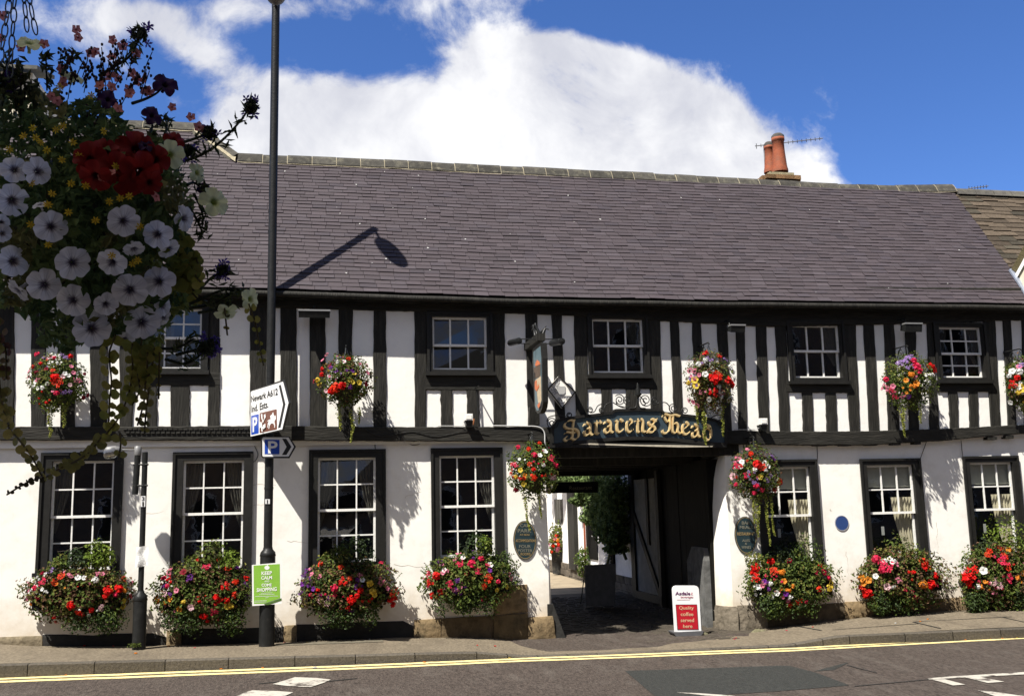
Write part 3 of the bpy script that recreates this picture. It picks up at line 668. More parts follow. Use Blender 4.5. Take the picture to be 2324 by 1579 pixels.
# --- roof: slates course by course
mb = MB(); N_ = 37; nv = rn()
def slate_field(mb, xlo, xhi, v0, v1, courses, w_, pal, rg, th=.0155, base=0.0, jit=.0):
    for i in range(courses):
        va = lerp(v0, v1, i/courses); vb = lerp(v0, v1, (i+1)/courses)+.45*(v1-v0)/courses
        x = xlo(va)-rg.uniform(0, w_)
        while x < xhi(va):
            ww = w_*rg.uniform(.92, 1.08); a, b = max(x, xlo(va)), min(x+ww-.006, xhi(va)); x += ww
            if b-a < .03: continue
            lift = th*rg.uniform(.8, 1.5)+base; dv = rg.uniform(-.0016, .0016)*(1+jit*6)
            c = pal(rg); tl = rg.uniform(-.002, .002)
            p0, p1, p2, p3 = rp(a, va+dv)+nv*(lift-tl), rp(b, va+dv)+nv*(lift+tl), rp(b, vb)+nv*base, rp(a, vb)+nv*base
            q0, q1 = p0-nv*(th*.9), p1-nv*(th*.9)
            mb.add([p0, p1, p2, p3, q0, q1], [(0, 1, 2, 3), (4, 5, 1, 0), (4, 0, 3), (5, 2, 1)], c)
def palS(rg):
    k = rg.gauss(1, .075); r_ = rg.random()
    c = (.051, .041, .0455) if r_ < .72 else ((.055, .0455, .051) if r_ < .9 else (.046, .038, .044))
    return tuple(max(.02, q*k) for q in c)
rs = random.Random(3)
slate_field(mb, lambda v: -7.0, lambda v: lerp(XR0, XR1, v), 0, 1, N_, .262, palS, rs)
slate_field(mb, lambda v: -7.0, lambda v: -1.62-.66*(v-1)/.2, 1, 1.27, 10, .262, palS, rs)
for i in range(46):   # lichen and bird-lime spots sitting on slates
    x = rs.uniform(-2.5, 13) if rs.random() < .4 else rs.uniform(-2.2, 3.0); p = rp(x, rs.uniform(.05, .97))+nv*.022; e = Vector((1,0,0)); f_ = nv.cross(e)
    r_ = rs.uniform(.006, .018); mb.add([p+e*(r_*math.cos(a)*rs.uniform(.6, 1.4))+f_*(r_*math.sin(a)*rs.uniform(.6, 1.4)) for a in [k*1.0472 for k in range(6)]], [(0,1,2,3,4,5)], (.42,.42,.40))
ROOF = ip(mb, 'roof', SLATE)
mb = MB()   # boarding below the slates, rear slope and raised left wing
xs = [-7+.5*i for i in range(43)]
mb.add([rp(min(x, XR0), 0)-nv*.02 for x in xs]+[rp(min(x, XR1), 1)-nv*.02 for x in xs], [(i, i+1, 44+i, 43+i) for i in range(42)])
mb.add([(-7,RIDGE_Y,9.03),(13.9,RIDGE_Y,9.03),(13.9,5.7,5.75),(-7,5.7,5.75)], [(0,1,2,3)])
tL = rp(-2.5, 1.27); mb.add([rp(-7,1), rp(-1.62,1), tL, rp(-7,1.27), (-7,RIDGE_Y+.9,9.0), (-1.62,RIDGE_Y+.6,8.6), (-2.5,tL.y+.4,tL.z-.4), (-7,tL.y+.4,tL.z-.4)], [(1,5,6,2),(2,6,7,3),(0,4,5,1)])
for x in (-6.9, 13.85): mb.add([(x,0,5.8),(x,5.2,5.8),(x,RIDGE_Y,9.0)], [(0,1,2)])
mb.add([(-7,-.36,5.80),(13.5,-.36,5.78),(13.5,.02,5.98),(-7,.02,5.98)], [(0,1,2,3)])
ip(mb, 'roof_boarding', WOODDARK, ROOF)
# ridge tiles with mortar joints
def ridge_run(pts_fn, a, b, pitch, under, col=(.052,.049,.042), wdt=.17, rise=.085, mort=True):
    t_, mo = MB(), MB(); x = a; L_ = abs(b-a); k = int(L_/pitch)
    for i in range(k):
        u0, u1 = lerp(a, b, i/k), lerp(a, b, (i+1)/k)-.015*(1 if b > a else -1)
        p0, p1 = Vector(pts_fn(u0)), Vector(pts_fn(u1)); dr = (p1-p0).normalized(); up = (Vector((0, .0, 1))-dr*dr.z).normalized(); sd = dr.cross(up)
        jz = up*rng.uniform(-.008, .012); cv = rng.uniform(.75, 1.25); c_ = tuple(q*cv for q in col); prof = [(-wdt, -.13), (-wdt*.62, .0), (-wdt*.25, rise*.8), (0, rise), (wdt*.25, rise*.8), (wdt*.62, 0), (wdt, -.13)]
        vs = [p+sd*s_+up*(h+.04)+jz for p in (p0, p1) for s_, h in prof]
        t_.add(vs, [(j, j+1, j+8, j+7) for j in range(6)]+[(0,1,2,3,4,5,6), (13,12,11,10,9,8,7)], c_)
        if mort:
            q = p1; vs = [r_+sd*(s_*.97)+up*(h+.035) for r_ in (q, q+dr*.018) for s_, h in prof]; mo.add(vs, [(j, j+1, j+8, j+7) for j in range(6)])
    pts = [Vector(pts_fn(lerp(a, b, i/120))) for i in range(121)]; vs = []
    for p in pts:
        jj = .016*mnoise.noise((p.x*9, p.z*5, 0)); vs += [p+Vector((0, -.165, -.115+jj)), p+Vector((0, -.15, -.055+jj*.4)), p+Vector((0, -.05, .03))]
    mo.add(vs, [(i*3+j, i*3+j+3, i*3+j+4, i*3+j+1) for i in range(120) for j in range(2)])
    o = ip(t_, 'ridge', RIDGE, under); ip(mo, 'mortar_bed', MORTAR, under); return o
RB = [(-1.6,0),(2,.0),(6,-.03),(9,-.06),(11,-.085),(12.5,-.07),(13.6,.0),(14.1,.02)]
ridge_run(lambda x: rp(x, 1)+Vector((0, .03, interp(RB, x))), -1.58, 14.05, .46, ROOF)
ridge_run(lambda t: rp(-1.62, 1).lerp(tL, t)+Vector((0, 0, .0)), 0, 1, .34, ROOF, wdt=.14, mort=True)
ridge_run(lambda x: rp(x, 1.27)+Vector((0,.02,0)), -2.5, -7, .46, ROOF)
# gutter and fascia
mb = MB()
for (a, b) in ((-7, 1.4), (1.4, 5.0), (5.0, 9.2), (9.2, 13.5)):
    mb.tube([(lerp(a, b, i/10), -.39, zeave(lerp(a, b, i/10))-.085) for i in range(11)], .052, 10)
ip(mb, 'gutter', TIMBER)
mb = MB(); xs = [-7+.5*i for i in range(42)]
mb.add([(x, -.325, zeave(x)-.14) for x in xs]+[(x, -.325, zeave(x)+.0) for x in xs]+[(x, -.04, zeave(x)-.12) for x in xs], [(i, i+1, 43+i, 42+i) for i in range(41)]+[(84+i, 85+i, i+1, i) for i in range(41)])
ip(mb, 'fascia', BLACKGLOSS)
# chimney with two clay pots behind the ridge
CY = 3.3
cl, cr_ = n(1853,446,CY), n(1942,446,CY)
ch = MB(); zt = n(1900,421,CY).z; zb2 = n(1900,460,CY).z-.6
rb = random.Random(5)
def brick_stack(mb, x0, x1, y0, y1, z0, z1, bl=.225, bh=.075):
    k = max(1, int(round((z1-z0)/bh))); h = (z1-z0)/k
    for j in range(k):
        za, zb_ = z0+j*h, z0+(j+1)*h-.008
        for (ax, o, l, fx) in (('x', x0, x1-x0, y0), ('x', x0, x1-x0, y1), ('y', y0, y1-y0, x0), ('y', y0, y1-y0, x1)):
            q = -bl/2 if j % 2 else 0
            while q < l:
                a, b = max(0, q), min(l, q+bl-.008); q += bl
                if b-a < .02: continue
                cv = rb.uniform(.6, 1.25); c_ = (.25*cv, .15*cv, .075*cv)
                if ax == 'x': mb.box(o+a, o+b, fx-.05, fx+.05, za, zb_, c_)
                else: mb.box(fx-.05, fx+.05, o+a+.055, o+b-.055 if b == l else o+b, za, zb_, c_)
    mb.box(x0+.03, x1-.03, y0+.03, y1-.03, z0, z1-.01, (.16,.14,.1))
brick_stack(ch, cl.x+.14, cr_.x-.06, CY-.05, CY+.75, zb2, zt-.20)
brick_stack(ch, cl.x+.06, cr_.x, CY-.12, CY+.85, zt-.19, zt-.09)
ch.box(cl.x+.2, cr_.x-.1, CY-.05, CY+.7, zt-.09, zt, (.3,.27,.17))
CH = ip(ch, 'chimney', BRICK)
for (bx, by_, tx, ty_, ww, hh, dy) in ((1876,418,1874,357,.150,0,.45),(1899,417,1897,337,.185,0,.12)):
    p0, p1 = n(bx, by_, CY+dy), n(tx, ty_, CY+dy); H_ = p1.z-p0.z+.03
    pot = MB().lathe((p0.x, CY+dy, p0.z-.03), [(ww, 0), (ww, .05), (ww*.9, .12), (ww*.74, H_*.6), (ww*.70, H_*.9), (ww*.80, H_*.92), (ww*.80, H_), (ww*.6, H_), (ww*.55, H_*.8)], 22)
    PT = ip(pot, 'chimney_pot', TERRA, CH)
    cw = MB().lathe((p0.x, CY+dy, p0.z-.03+H_), [(ww*.80, -.01), (ww*.78, .05), (ww*.5, .10), (ww*.1, .12)], 16, (.06,.055,.05)); ip(cw, 'pot_cowl', RIDGE, CH)

# --- carriage passage
PXR = lambda y: 6.86+.052*y
mb = MB(); ys = [.36+.158*i for i in range(31)]
for i, (a, b) in enumerate(zip(ys, ys[1:])):
    c = rng.uniform(-.012, .012); mb.box(PXR(a)+c, PXR(a)+.3, a+.004, b-.004, -.1, 3.0)
ip(mb, 'passage_door', WOODDARK)
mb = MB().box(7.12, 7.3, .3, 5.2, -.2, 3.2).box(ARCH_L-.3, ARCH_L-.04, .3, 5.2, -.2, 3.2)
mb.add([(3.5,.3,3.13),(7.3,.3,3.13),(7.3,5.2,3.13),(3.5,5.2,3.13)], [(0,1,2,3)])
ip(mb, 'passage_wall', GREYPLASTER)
mb = MB()
for y in (1.3, 2.2, 3.1, 4.0): mb.box(ARCH_L-.05, 7.2, y-.09, y+.09, 2.95, 3.125)
ip(mb, 'ceiling_joists', TIMBER)
mb = MB().box(ARCH_L-.2, 7.35, -.02, .28, n(1500,1112).z, ZB+.02); ip(mb, 'arch_lintel', TIMBER)
mb = MB().box(ARCH_L-.2, 7.35, 4.8, 5.04, n(1480,1157,5).z, 3.12); ip(mb, 'arch_lintel', TIMBER)
# timbered white panel at the yard end of the passage, with its brace
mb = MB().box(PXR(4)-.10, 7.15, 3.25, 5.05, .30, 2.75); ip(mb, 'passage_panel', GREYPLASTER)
def xplank(y0, z0, y1, z1, w_, X, name='passage_timber'):
    a, b = Vector((0, y0, z0)), Vector((0, y1, z1)); t = (b-a).normalized(); s_ = Vector((0, -t.z, t.y))*w_/2
    mb = MB().prism([(X(a.y) if callable(X) else X, p.y, p.z) for p in (a-s_, b-s_, b+s_, a+s_)], (.12, 0, 0)); return ip(mb, name, TIMBER)
XP = PXR(4)-.135
xplank(3.27, -.05, 3.27, 2.9, .16, XP-.01); xplank(5.0, -.05, 5.0, 2.95, .26, XP-.012); xplank(3.95, 1.35, 3.95, 2.75, .13, XP); xplank(4.95, 2.05, 3.35, .35, .14, XP-.005); xplank(3.2, .25, 5.1, .25, .16, XP-.02)
mb = MB(); st = [(1622,1385),(1640,1300),(1655,1289),(1690,1287),(1706,1300),(1700,1430),(1695,1545)]
vs0 = [(PXR(.6)-.02, .45, -.1), (PXR(.6)-.03, .45, 1.2), (PXR(.6)+.02, .5, 1.42), (PXR(1)+.05, 1.25, 1.42), (PXR(1)-.02, 1.35, 1.15), (PXR(1)-.02, 1.35, -.1)]
mb.prism([(p[0]-.10, p[1], p[2]) for p in vs0], (.3, 0, 0)); ip(mb, 'passage_dado', mat('dark_grey_render', (.11,.11,.105), .95, .5, 6, .6, 12))  # one dark grey tone with random mottling
mb = MB().prism([(ARCH_L-.04,-.03,-.05),(ARCH_L+.28,-.10,-.05),(ARCH_L+.06,-.02,.62),(ARCH_L-.04,-.02,.62)], (0,1.2,0)); ip(mb, 'wheel_guard', TAR)

rc = random.Random(44)     # hairline cracks in the limewash
for px, py, dx, dy in ((616,1180,55,1),(612,1232,40,-6),(960,1375,120,8),(200,1330,-60,14),(330,1255,70,-10),(2020,1240,6,3),(1640,0,0,0),(700,1316,60,4),(1290,1215,30,-4),(2060,1340,5,60),(1700,0,0,0),(470,1420,50,12),(2280,1270,3,70),(985,1210,40,-14)):
    if not py: continue
    pts = [n(px+dx*i/7+rc.uniform(-2, 2), py+dy*i/7+rc.uniform(-2.5, 2.5), -.0005) for i in range(8)]
    ip(MB().tube(pts, [.0028*(1-.1*i) for i in range(8)], 4), 'hairline_crack', MORTAR)

# ------------------------------------------------------------------ things on and around the street
def onz(x, y, z):
    r = ray(x/K, y/K); return CAMP+r*((z-CAMP.z)/r.z)
def onplane(o, nrm, x, y):
    r = ray(x/K, y/K); return CAMP+r*((Vector(o)-CAMP).dot(nrm)/r.dot(nrm))
class PB(Board):            # board read off the photograph: crop origin and scale map pixels onto its plane
    def __init__(s, o, right, ox, oy, sc, up=(0,0,1)): Board.__init__(s, o, right, up); s.ox, s.oy, s.sc = ox, oy, sc
    def q(s, x, y):
        p = onplane(s.o, s.n, s.ox+x/s.sc, s.oy+y/s.sc)-s.o; return (p.dot(s.r), p.dot(s.u))
    def shape(s, mb, pts, z0, z1, col=(1,1,1)): return s.poly(mb, [s.q(*p) for p in pts][::-1] if False else [s.q(*p) for p in pts], z0, z1, col)
    def words(s, mb, st, x0, x1, ytop, ybase, z, bold=False, ex=.0015, yr=None):    # fit a line of lettering into a pixel box (yr: baseline at the right end)
        vs, fs = text_mesh(st, 1, bold=bold, ex=1)
        ax, bx = min(v[0] for v in vs), max(v[0] for v in vs); ay, by = min(v[1] for v in vs), max(v[1] for v in vs)
        L = s.q(x0, ybase); R = s.q(x1, yr if yr is not None else ybase); Tp = s.q(x0, ytop)
        o = []
        for a, b, c in vs:
            t, h = (a-ax)/(bx-ax), (b-ay)/(by-ay)
            o.append(s.p(lerp(L[0], R[0], t)+(Tp[0]-L[0])*h, lerp(L[1], R[1], t)+(Tp[1]-L[1])*h, z+ex*c))
        return mb.add(o, fs)
FRONT = Vector((1, 0, 0))

# --- tall lamp column
pb, pt = d(605, 1459, -.5), d(626, 14, -.5); gz = zpave(pb.x, -.5)
ax = (pt-pb).normalized()
L = T('lamp_post', 'tall black lamp column carrying road signs and a green poster in front of the inn', 'lamp post', (pb.x, pb.y, gz))
def along(z): return pb+ax*((z-pb.z)/ax.z)
zs1, zs0 = d(606, 1262, -.5).z, d(606, 1246, -.5).z
L.part(MB().tube([along(gz-.1), along(gz+.6), along(zs1)], .117, 20), 'base', METALBLACK)
L.part(MB().tube([along(zs1), along(zs1+.01), along(lerp(zs1, zs0, .6)), along(zs0), along(zs0+.03)], [.117, .124, .112, .075, .072], 20), 'shoulder', METALBLACK)
L.part(MB().tube([along(zs0), along(4.0), along(7.5), pt], [.067, .067, .068, .066], 18), 'pole', METALBLACK)
hd = Vector((.045, -1, .03)).normalized()
L.part(MB().tube([pt-ax*.05, pt+ax*.02, pt+ax*.05], [.068, .07, .05], 14).tube([pt-ax*.02, pt-ax*.05+hd*.12, pt-ax*.09+hd*.26], [.03, .026, .024], 10), 'bracket', METALBLACK)
hb = MB(); hc = pt-ax*.10+hd*.68; sdv = hd.cross(Vector((0,0,1))).normalized(); upv = sdv.cross(hd)
vs = []; 
for i in range(15):
    t = i/14; a = (t-.5)*2; wdt = .175*math.sqrt(max(0, 1-abs(a)**2.4))+.004
    for j in range(12):
        th = 2*math.pi*j/12; vs.append(hc+hd*(a*.47)+sdv*(wdt*math.cos(th))+upv*((.10 if math.sin(th) > 0 else .075)*math.sin(th)*(wdt/.18)))
hb.add(vs, [(i*12+j, i*12+(j+1)%12, (i+1)*12+(j+1)%12, (i+1)*12+j) for i in range(14) for j in range(12)], sm=True)
LH = L.part(hb, 'lamp_head', LAMPGREY)
for z in (1.15, 2.6): L.part(MB().tube([along(z), along(z+.035)], .0715, 16), 'band', METALBLACK)
pl = PB(along(n(651,1220,-.58).z)+Vector((0,-.068,0)), FRONT, 0, 0, 1)
pm = MB(); pl.shape(pm, [(645.5,1214.5),(657,1214.5),(657,1226),(645.5,1226)], 0, .004); NP = L.part(pm, 'number_plate', SIGNWHITE)
tm = MB(); pl.words(tm, '1', 649.8, 652.4, 1216, 1224.5, .006, True); L.part(tm, 'number', SIGNBLACK, NP)

# --- direction sign turned towards the road
A0 = n(610.8,1008,-.16); B0_ = n(687.8,985,-1.72)
rd = Vector((B0_.x-A0.x, B0_.y-A0.y, 0)).normalized()
S = PB(A0, rd, 600, 900, 6.864)
D1 = T('road_sign', 'white arrow direction sign to Newark A612 on the tall lamp column', 'road sign', tuple(along(3.4)))
outl = [(75,372),(95,358),(605,200),(612,205),(703,558),(602,990),(590,994),(95,1108),(75,1112),(72,1100)]
mb = MB(); S.shape(mb, outl, 0, .004); PN = D1.part(mb, 'panel', SIGNWHITE)
mb = MB(); S.shape(mb, [(68,350),(612,165),(718,550),(605,1012),(68,1120)], -.02, -.002); D1.part(mb, 'backing', SIGNBLACK)
mb = MB(); S.shape(mb, [(545,260),(580,250),(657,572),(575,962),(533,972),(617,577)], .005, .006); D1.part(mb, 'arrow', SIGNBLACK)
mb = MB(); S.words(mb, 'Newark A612', 84, 530, 437, 545, .006, True, yr=418); S.words(mb, 'Ind. Ests.', 90, 372, 600, 715, .006, True, yr=632); D1.part(mb, 'lettering', SIGNBLACK)
mb = MB(); S.shape(mb, [(84,768),(206,737),(210,745),(210,1056),(200,1062),(86,1086)], .005, .006); PP = D1.part(mb, 'parking_panel', PBLUE)
mb = MB(); S.words(mb, 'P', 112, 188, 800, 1044, .008, True, yr=1026); D1.part(mb, 'letter', SIGNWHITE, PP)
mb = MB(); S.shape(mb, [(226,728),(232,722),(500,657),(512,664),(517,985),(508,996),(235,1054),(226,1046)], .005, .006); BP = D1.part(mb, 'tourist_panel', BROWN)
mb = MB()
for p in ([(405,770),(440,740),(448,712),(460,712),(462,745),(480,775),(475,800),(492,760),(498,765),(500,820),(480,850),(478,880),(488,930),(484,968),(474,965),(476,930),(458,895),(420,895),(398,930),(388,985),(378,985),(384,930),(378,905),(366,965),(358,965),(368,890),(388,850),(362,866),(360,855),(385,832),(415,825)],):
    S.shape(mb, p, .008, .009)
D1.part(mb, 'horse_symbol', SIGNWHITE, BP)
mb = MB()
for p in ([(250,740),(272,735),(278,800),(262,830)], [(262,785),(275,770),(292,880),(283,890)], [(305,760),(328,735),(335,790),(318,830)], [(318,800),(326,805),(292,890),(284,880)], [(240,880),(265,870),(280,930),(270,960),(236,975)], [(300,930),(335,900),(338,960),(310,990),(290,975)], [(276,950),(286,945),(292,1030),(280,1028)]):
    S.shape(mb, p, .008+.0004*len(mb.v), .009+.0004*len(mb.v)/2)
D1.part(mb, 'leaf_symbol', SIGNWHITE, BP)
for z in (S.o.z+.2, S.o.z-.2): D1.part(MB().tube([along(z-.02), along(z+.02)], .078, 16), 'clip', METALGREY)

# --- parking sign below it
Q = PB(n(680,1090,-.62), FRONT, 600, 900, 6.864)
D2 = T('road_sign', 'small black edged parking arrow sign with white P on blue on the lamp column', 'road sign', tuple(along(2.75)))
mb = MB(); Q.shape(mb, [(240,1140),(262,1115),(715,1115),(828,1283),(718,1475),(275,1475),(240,1445)], -.02, 0); D2.part(mb, 'backing', SIGNBLACK)
mb = MB(); Q.shape(mb, [(266,1142),(285,1126),(703,1128),(795,1283),(705,1446),(285,1450),(266,1434)], .001, .004); D2.part(mb, 'panel', SIGNWHITE)
mb = MB(); Q.shape(mb, [(598,1150),(665,1150),(752,1285),(668,1420),(594,1420),(670,1285)], .005, .006); D2.part(mb, 'arrow', SIGNBLACK)
mb = MB(); Q.shape(mb, [(305,1165),(552,1168),(552,1410),(305,1408)], .005, .006); PP = D2.part(mb, 'parking_panel', PBLUE)
mb = MB(); Q.words(mb, 'P', 362, 520, 1190, 1394, .008, True); D2.part(mb, 'letter', SIGNWHITE, PP)

# --- green poster on the column
r0, r1 = n(613.3,1374,-.63), n(685.5,1368,-.63)
G = PB(n(650,1420,-.63), r1-r0, 600, 1350, 11.28, up=Vector((0,0,1))-(r1-r0).normalized()*(r1-r0).normalized().z)
D3 = T('poster', 'green keep calm and come shopping poster strapped to the lamp column', 'poster', tuple(n(650,1420,-.63)))
mb = MB(); G.shape(mb, [(150,275),(965,205),(970,1340),(160,1400)], 0, .005); D3.part(mb, 'board', PAPER)
mb = MB(); G.shape(mb, [(196,292),(915,248),(925,1185),(480,1335),(205,1338)], .006, .007); D3.part(mb, 'print', POSTER)
mb = MB(); G.shape(mb, [(480,1345),(962,1185),(964,1250),(600,1372),(500,1362)], .007, .008); D3.part(mb, 'ribbon', POSTERDK)
mb = MB()
for st, a, b, t, e, bo, yr in (('KEEP',415,700,455,552,True,540),('CALM',408,703,585,678,True,665),('AND',495,630,702,752,False,746),('COME',418,692,788,868,True,860),('SHOPPING',283,832,912,1018,True,985)): G.words(mb, st, a, b, t, e, .009, bo, yr=yr)
for x0, x1, y in ((400,715,1045),(350,770,1085),(240,870,1135),(520,605,1175),(230,560,1260),(220,540,1295)): G.shape(mb, [(x0,y),(x1,y-14),(x1,y-6),(x0,y+8)], .008, .009)
D3.part(mb, 'lettering', PAPER)
mb = MB(); G.shape(mb, [(565+66*math.cos(a)*(1+.08*math.cos(2*a)), 350+58*math.sin(a)) for a in [i*.3142 for i in range(20)]], .008, .009); G.shape(mb, [(560,298),(575,270),(605,262),(590,290)], .0085, .0095); D3.part(mb, 'apple_symbol', PAPER)
for z in (G.o.z+.15, G.o.z-.25): D3.part(MB().tube([along(z), along(z+.012)], .121, 16), 'strap', SIGNBLACK)

# --- short post with bracket lamp
sb, stp = n(338,1572,-.5), n(353.5,1100,-.5); sa = (stp-sb).normalized(); gz = zpave(sb.x, -.5)
def sal(y): return sb+sa*((n(346, y, -.5).z-sb.z)/sa.z)
P2 = T('lamp_post', 'short leaning black post with side lamp and number plate 31 by the left windows', 'lamp post', (sb.x, sb.y, gz))
P2.part(MB().tube([sb-sa*.15, sal(1500), sal(1462)], .098, 18), 'base', METALBLACK)
P2.part(MB().tube([sal(1462), sal(1460), sal(1448), sal(1440), sal(1436)], [.098, .106, .09, .05, .046], 18), 'shoulder', METALBLACK)
P2.part(MB().tube([sal(1440), sal(1300), stp], .042, 16), 'pole', METALBLACK)
tx = Vector((-.105, -.01, 0))
P2.part(MB().tube([sal(1203)+tx+Vector((-.02,0,0)), sal(1108)+tx], .046, 16), 'tube', METALBLACK)
P2.part(MB().tube([sal(1108)+tx, sal(1107)+tx, sal(1087)+tx, sal(1086)+tx], [.05, .053, .053, .046], 18), 'cap', METALGREY)
for y in (1131, 1182): P2.part(MB().tube([sal(y)+Vector((-.16,-.035,0)), sal(y)+Vector((.06,-.035,.004))], .014, 8).tube([sal(y)-sa*.012, sal(y)+sa*.012], .05, 14), 'clamp', METALBLACK)
a0 = sal(1095)+tx; a1 = a0+Vector((-.22, -.06, .0))
P2.part(MB().tube([a0, a0.lerp(a1, .5), a1], [.012, .012, .018], 8), 'arm', METALGREY)
hv = (Vector((-1, -.25, -.12))).normalized()
lm = MB().lathe(a1, [(.02, 0), (.055, .03), (.075, .10), (.075, .24), (.04, .26)], 14, axis=hv); HD = P2.part(lm, 'lamp_head', METALGREY)
P2.part(MB().lathe(a1+Vector((-.01,-.02,-.03)), [(.05, .06), (.09, .09), (.09, .22), (.05, .25)], 12, axis=hv), 'lens', LAMPGLASS, HD)
pl = PB(sal(1220)+Vector((0,-.045,0)), FRONT, 0, 0, 1); pm = MB(); pl.shape(pm, [(343.5,1207),(354.2,1206.5),(353.6,1233),(342.8,1233)], 0, .004); NP = P2.part(pm, 'number_plate', SIGNWHITE)
tm = MB(); pl.words(tm, '3', 345.6, 352, 1208.5, 1218.5, .006, True); pl.words(tm, '1', 346.5, 350.5, 1221, 1231.5, .006, True); P2.part(tm, 'number', SIGNBLACK, NP)
D4 = T('paper_notice', 'pale paper notice tied to the short post at waist height', 'notice', tuple(sal(1354)))
pl = PB(sal(1354)+Vector((0,-.06,0)), Vector((1,-.12,.05)), 0, 0, 1); pm = MB(); vs = []
for j in range(9):
    for i in range(9):
        x, y = pl.q(lerp(331.5, 361, i/8)-j*.15, lerp(1331-i*.4, 1381-i*.5, j/8)); vs.append(pl.p(x, y, .012*math.sin(i*.9)+.008*math.sin(j*1.1+i*.4)))
pm.add(vs, [(j*9+i, (j+1)*9+i, (j+1)*9+i+1, j*9+i+1) for j in range(8) for i in range(8)], sm=True); SHT = D4.part(pm, 'sheet', PAPER)
tm = MB()
for j in range(9): pl.shape(tm, [(336,1337+j*4.4),(355-(j*5)%7,1336+j*4.4),(355-(j*5)%7,1337.1+j*4.4),(336,1338.1+j*4.4)], .024, .025)
D4.part(tm, 'print_lines', PAPERGREY, SHT)

# --- coffee board
g0 = onz(1675, 1546, .045)
FB = PB(g0, FRONT, 1600, 1400, 8.77)
C1 = T('pavement_sign', 'white rounded swing board advertising quality coffee at the archway', 'pavement sign', (g0.x, g0.y, .03))
pts = [(320,300),(332,255),(360,228),(400,215),(800,215),(845,226),(876,258),(890,305),(945,1212),(370,1202)]
mb = MB(); FB.shape(mb, pts, -.02, 0); C1.part(mb, 'panel', mat('white_plastic', (.80,.80,.80), .4))
mb = MB(); FB.shape(mb, [(397,625),(840,622),(876,1148),(432,1148)], .001, .004); RP = C1.part(mb, 'red_panel', RED)
mb = MB()
for p in ([(392,619),(845,616),(841,624),(397,627)], [(392,619),(398,626),(436,1150),(428,1153)], [(428,1153),(433,1146),(876,1146),(880,1153)], [(839,622),(845,616),(880,1153),(874,1148)]): FB.shape(mb, p, .002, .006)
C1.part(mb, 'frame', SIGNBLACK, RP)
mb = MB()
for st, a, b, t, e in (('Quality',465,778,655,745),('coffee',500,768,785,862),('served',500,782,913,992),('here',552,746,1043,1117)): FB.words(mb, st, a, b, t, e, .006, False)
C1.part(mb, 'lettering', CREAM, RP)
mb = MB(); FB.words(mb, 'Asdale', 385, 705, 345, 418, .003, True); C1.part(mb, 'lettering', PURPLE)
mb = MB(); FB.words(mb, 'beverages', 500, 766, 435, 492, .003, False); FB.shape(mb, [(425,515),(700,513),(700,519),(425,522)], .001, .003); FB.shape(mb, [(735,360),(755,365),(735,395),(768,412),(720,416)], .001, .003); C1.part(mb, 'lettering', PINKPRINT)
wl, wr = FB.q(345, 1210), FB.q(975, 1210); cx = (wl[0]+wr[0])/2; rw = (wr[0]-wl[0])/2
mb = MB(); prof = [(cx+rw*math.cos(math.pi+math.pi*i/20), lerp(0, -.13, math.sin(math.pi*i/20))) for i in range(21)]
base = [FB.p(x, wl[1]+.0+z, .03) for x, z in prof]; mb.prism(base, Vector((0, .28, 0)))
mb.prism([FB.p(cx+rw*1.0*math.cos(a), wl[1]-.135, .03)+Vector((0, .14-.22*math.sin(a), 0)) for a in [i*.314159 for i in range(20)]], (0, 0, .05)); C1.part(mb, 'base', RUBBER)
for x in (330, 905): 
    q0, q1 = FB.q(x, 1100), FB.q(x-20, 700); 
C1.part(MB().tube([FB.p(*FB.q(955,1190), -.03), FB.p(*FB.q(930,720), -.03)], .012, 8), 'side_rod', METALBLACK)

# --- blackboard in the passage
g1 = onz(1460, 1477, .14)
BB = PB(g1, FRONT, 0, 0, 1)
C2 = T('blackboard', 'blank grey pavement chalkboard standing in the passage', 'chalkboard', (g1.x, g1.y, .12))
mb = MB(); BB.shape(mb, [(1424.5,1376),(1498,1372.5),(1495.5,1473),(1427,1474)], -.015, 0); C2.part(mb, 'board', CHALK)
mb = MB()
for p in ([(1423.6,1375),(1425.6,1375),(1427.8,1478),(1425.8,1478)], [(1497,1372),(1499,1372),(1497,1478),(1495,1478)], [(1427.8,1473),(1495,1472.2),(1495,1474.2),(1427.8,1475)], [(1425.6,1375),(1497,1371.5),(1497,1373.5),(1425.6,1377)]): BB.shape(mb, p, -.02, .006)
C2.part(mb, 'frame', mat('weathered_frame', (.14,.14,.135), .7, .2, 10))
mb = MB()
for x in (1427, 1496): mb.prism([BB.p(*BB.q(x-1, 1374), -.03), BB.p(*BB.q(x+1, 1374), -.03), BB.p(*BB.q(x+1, 1474), -.42), BB.p(*BB.q(x-1, 1474), -.42)], (0, .02, 0))
C2.part(mb, 'rear_leg', TIMBER)

# --- oval boards, blue plaque
def oval_board(cx, cy, rx, ry, lines, label, Y):
    B = PB(n(cx, cy, Y), FRONT, 0, 0, 1); D = T('oval_sign', label, 'sign', tuple(B.o))
    R_ = (B.q(cx+rx, cy)[0], B.q(cx, cy-ry)[1])
    mb = MB(); B.poly(mb, oval(0, 0, *R_), -.025, 0); D.part(mb, 'board', OVALGREEN)
    mb = MB(); o_, i_ = oval(0, 0, R_[0]-.012, R_[1]-.012, 48), oval(0, 0, R_[0]-.02, R_[1]-.02, 48)
    mb.add([B.p(x, y, .002) for x, y in o_+i_], [(i, (i+1)%48, 48+(i+1)%48, 48+i) for i in range(48)]); D.part(mb, 'gilt_line', GOLDFLAT)
    for st, a, b, t, e, m_ in lines:
        mb = MB(); B.words(mb, st, cx+a, cx+b, cy+t, cy+e, .003, False); D.part(mb, 'lettering', m_)
GT = mat('gilt_grey', (.18,.175,.135), .5)
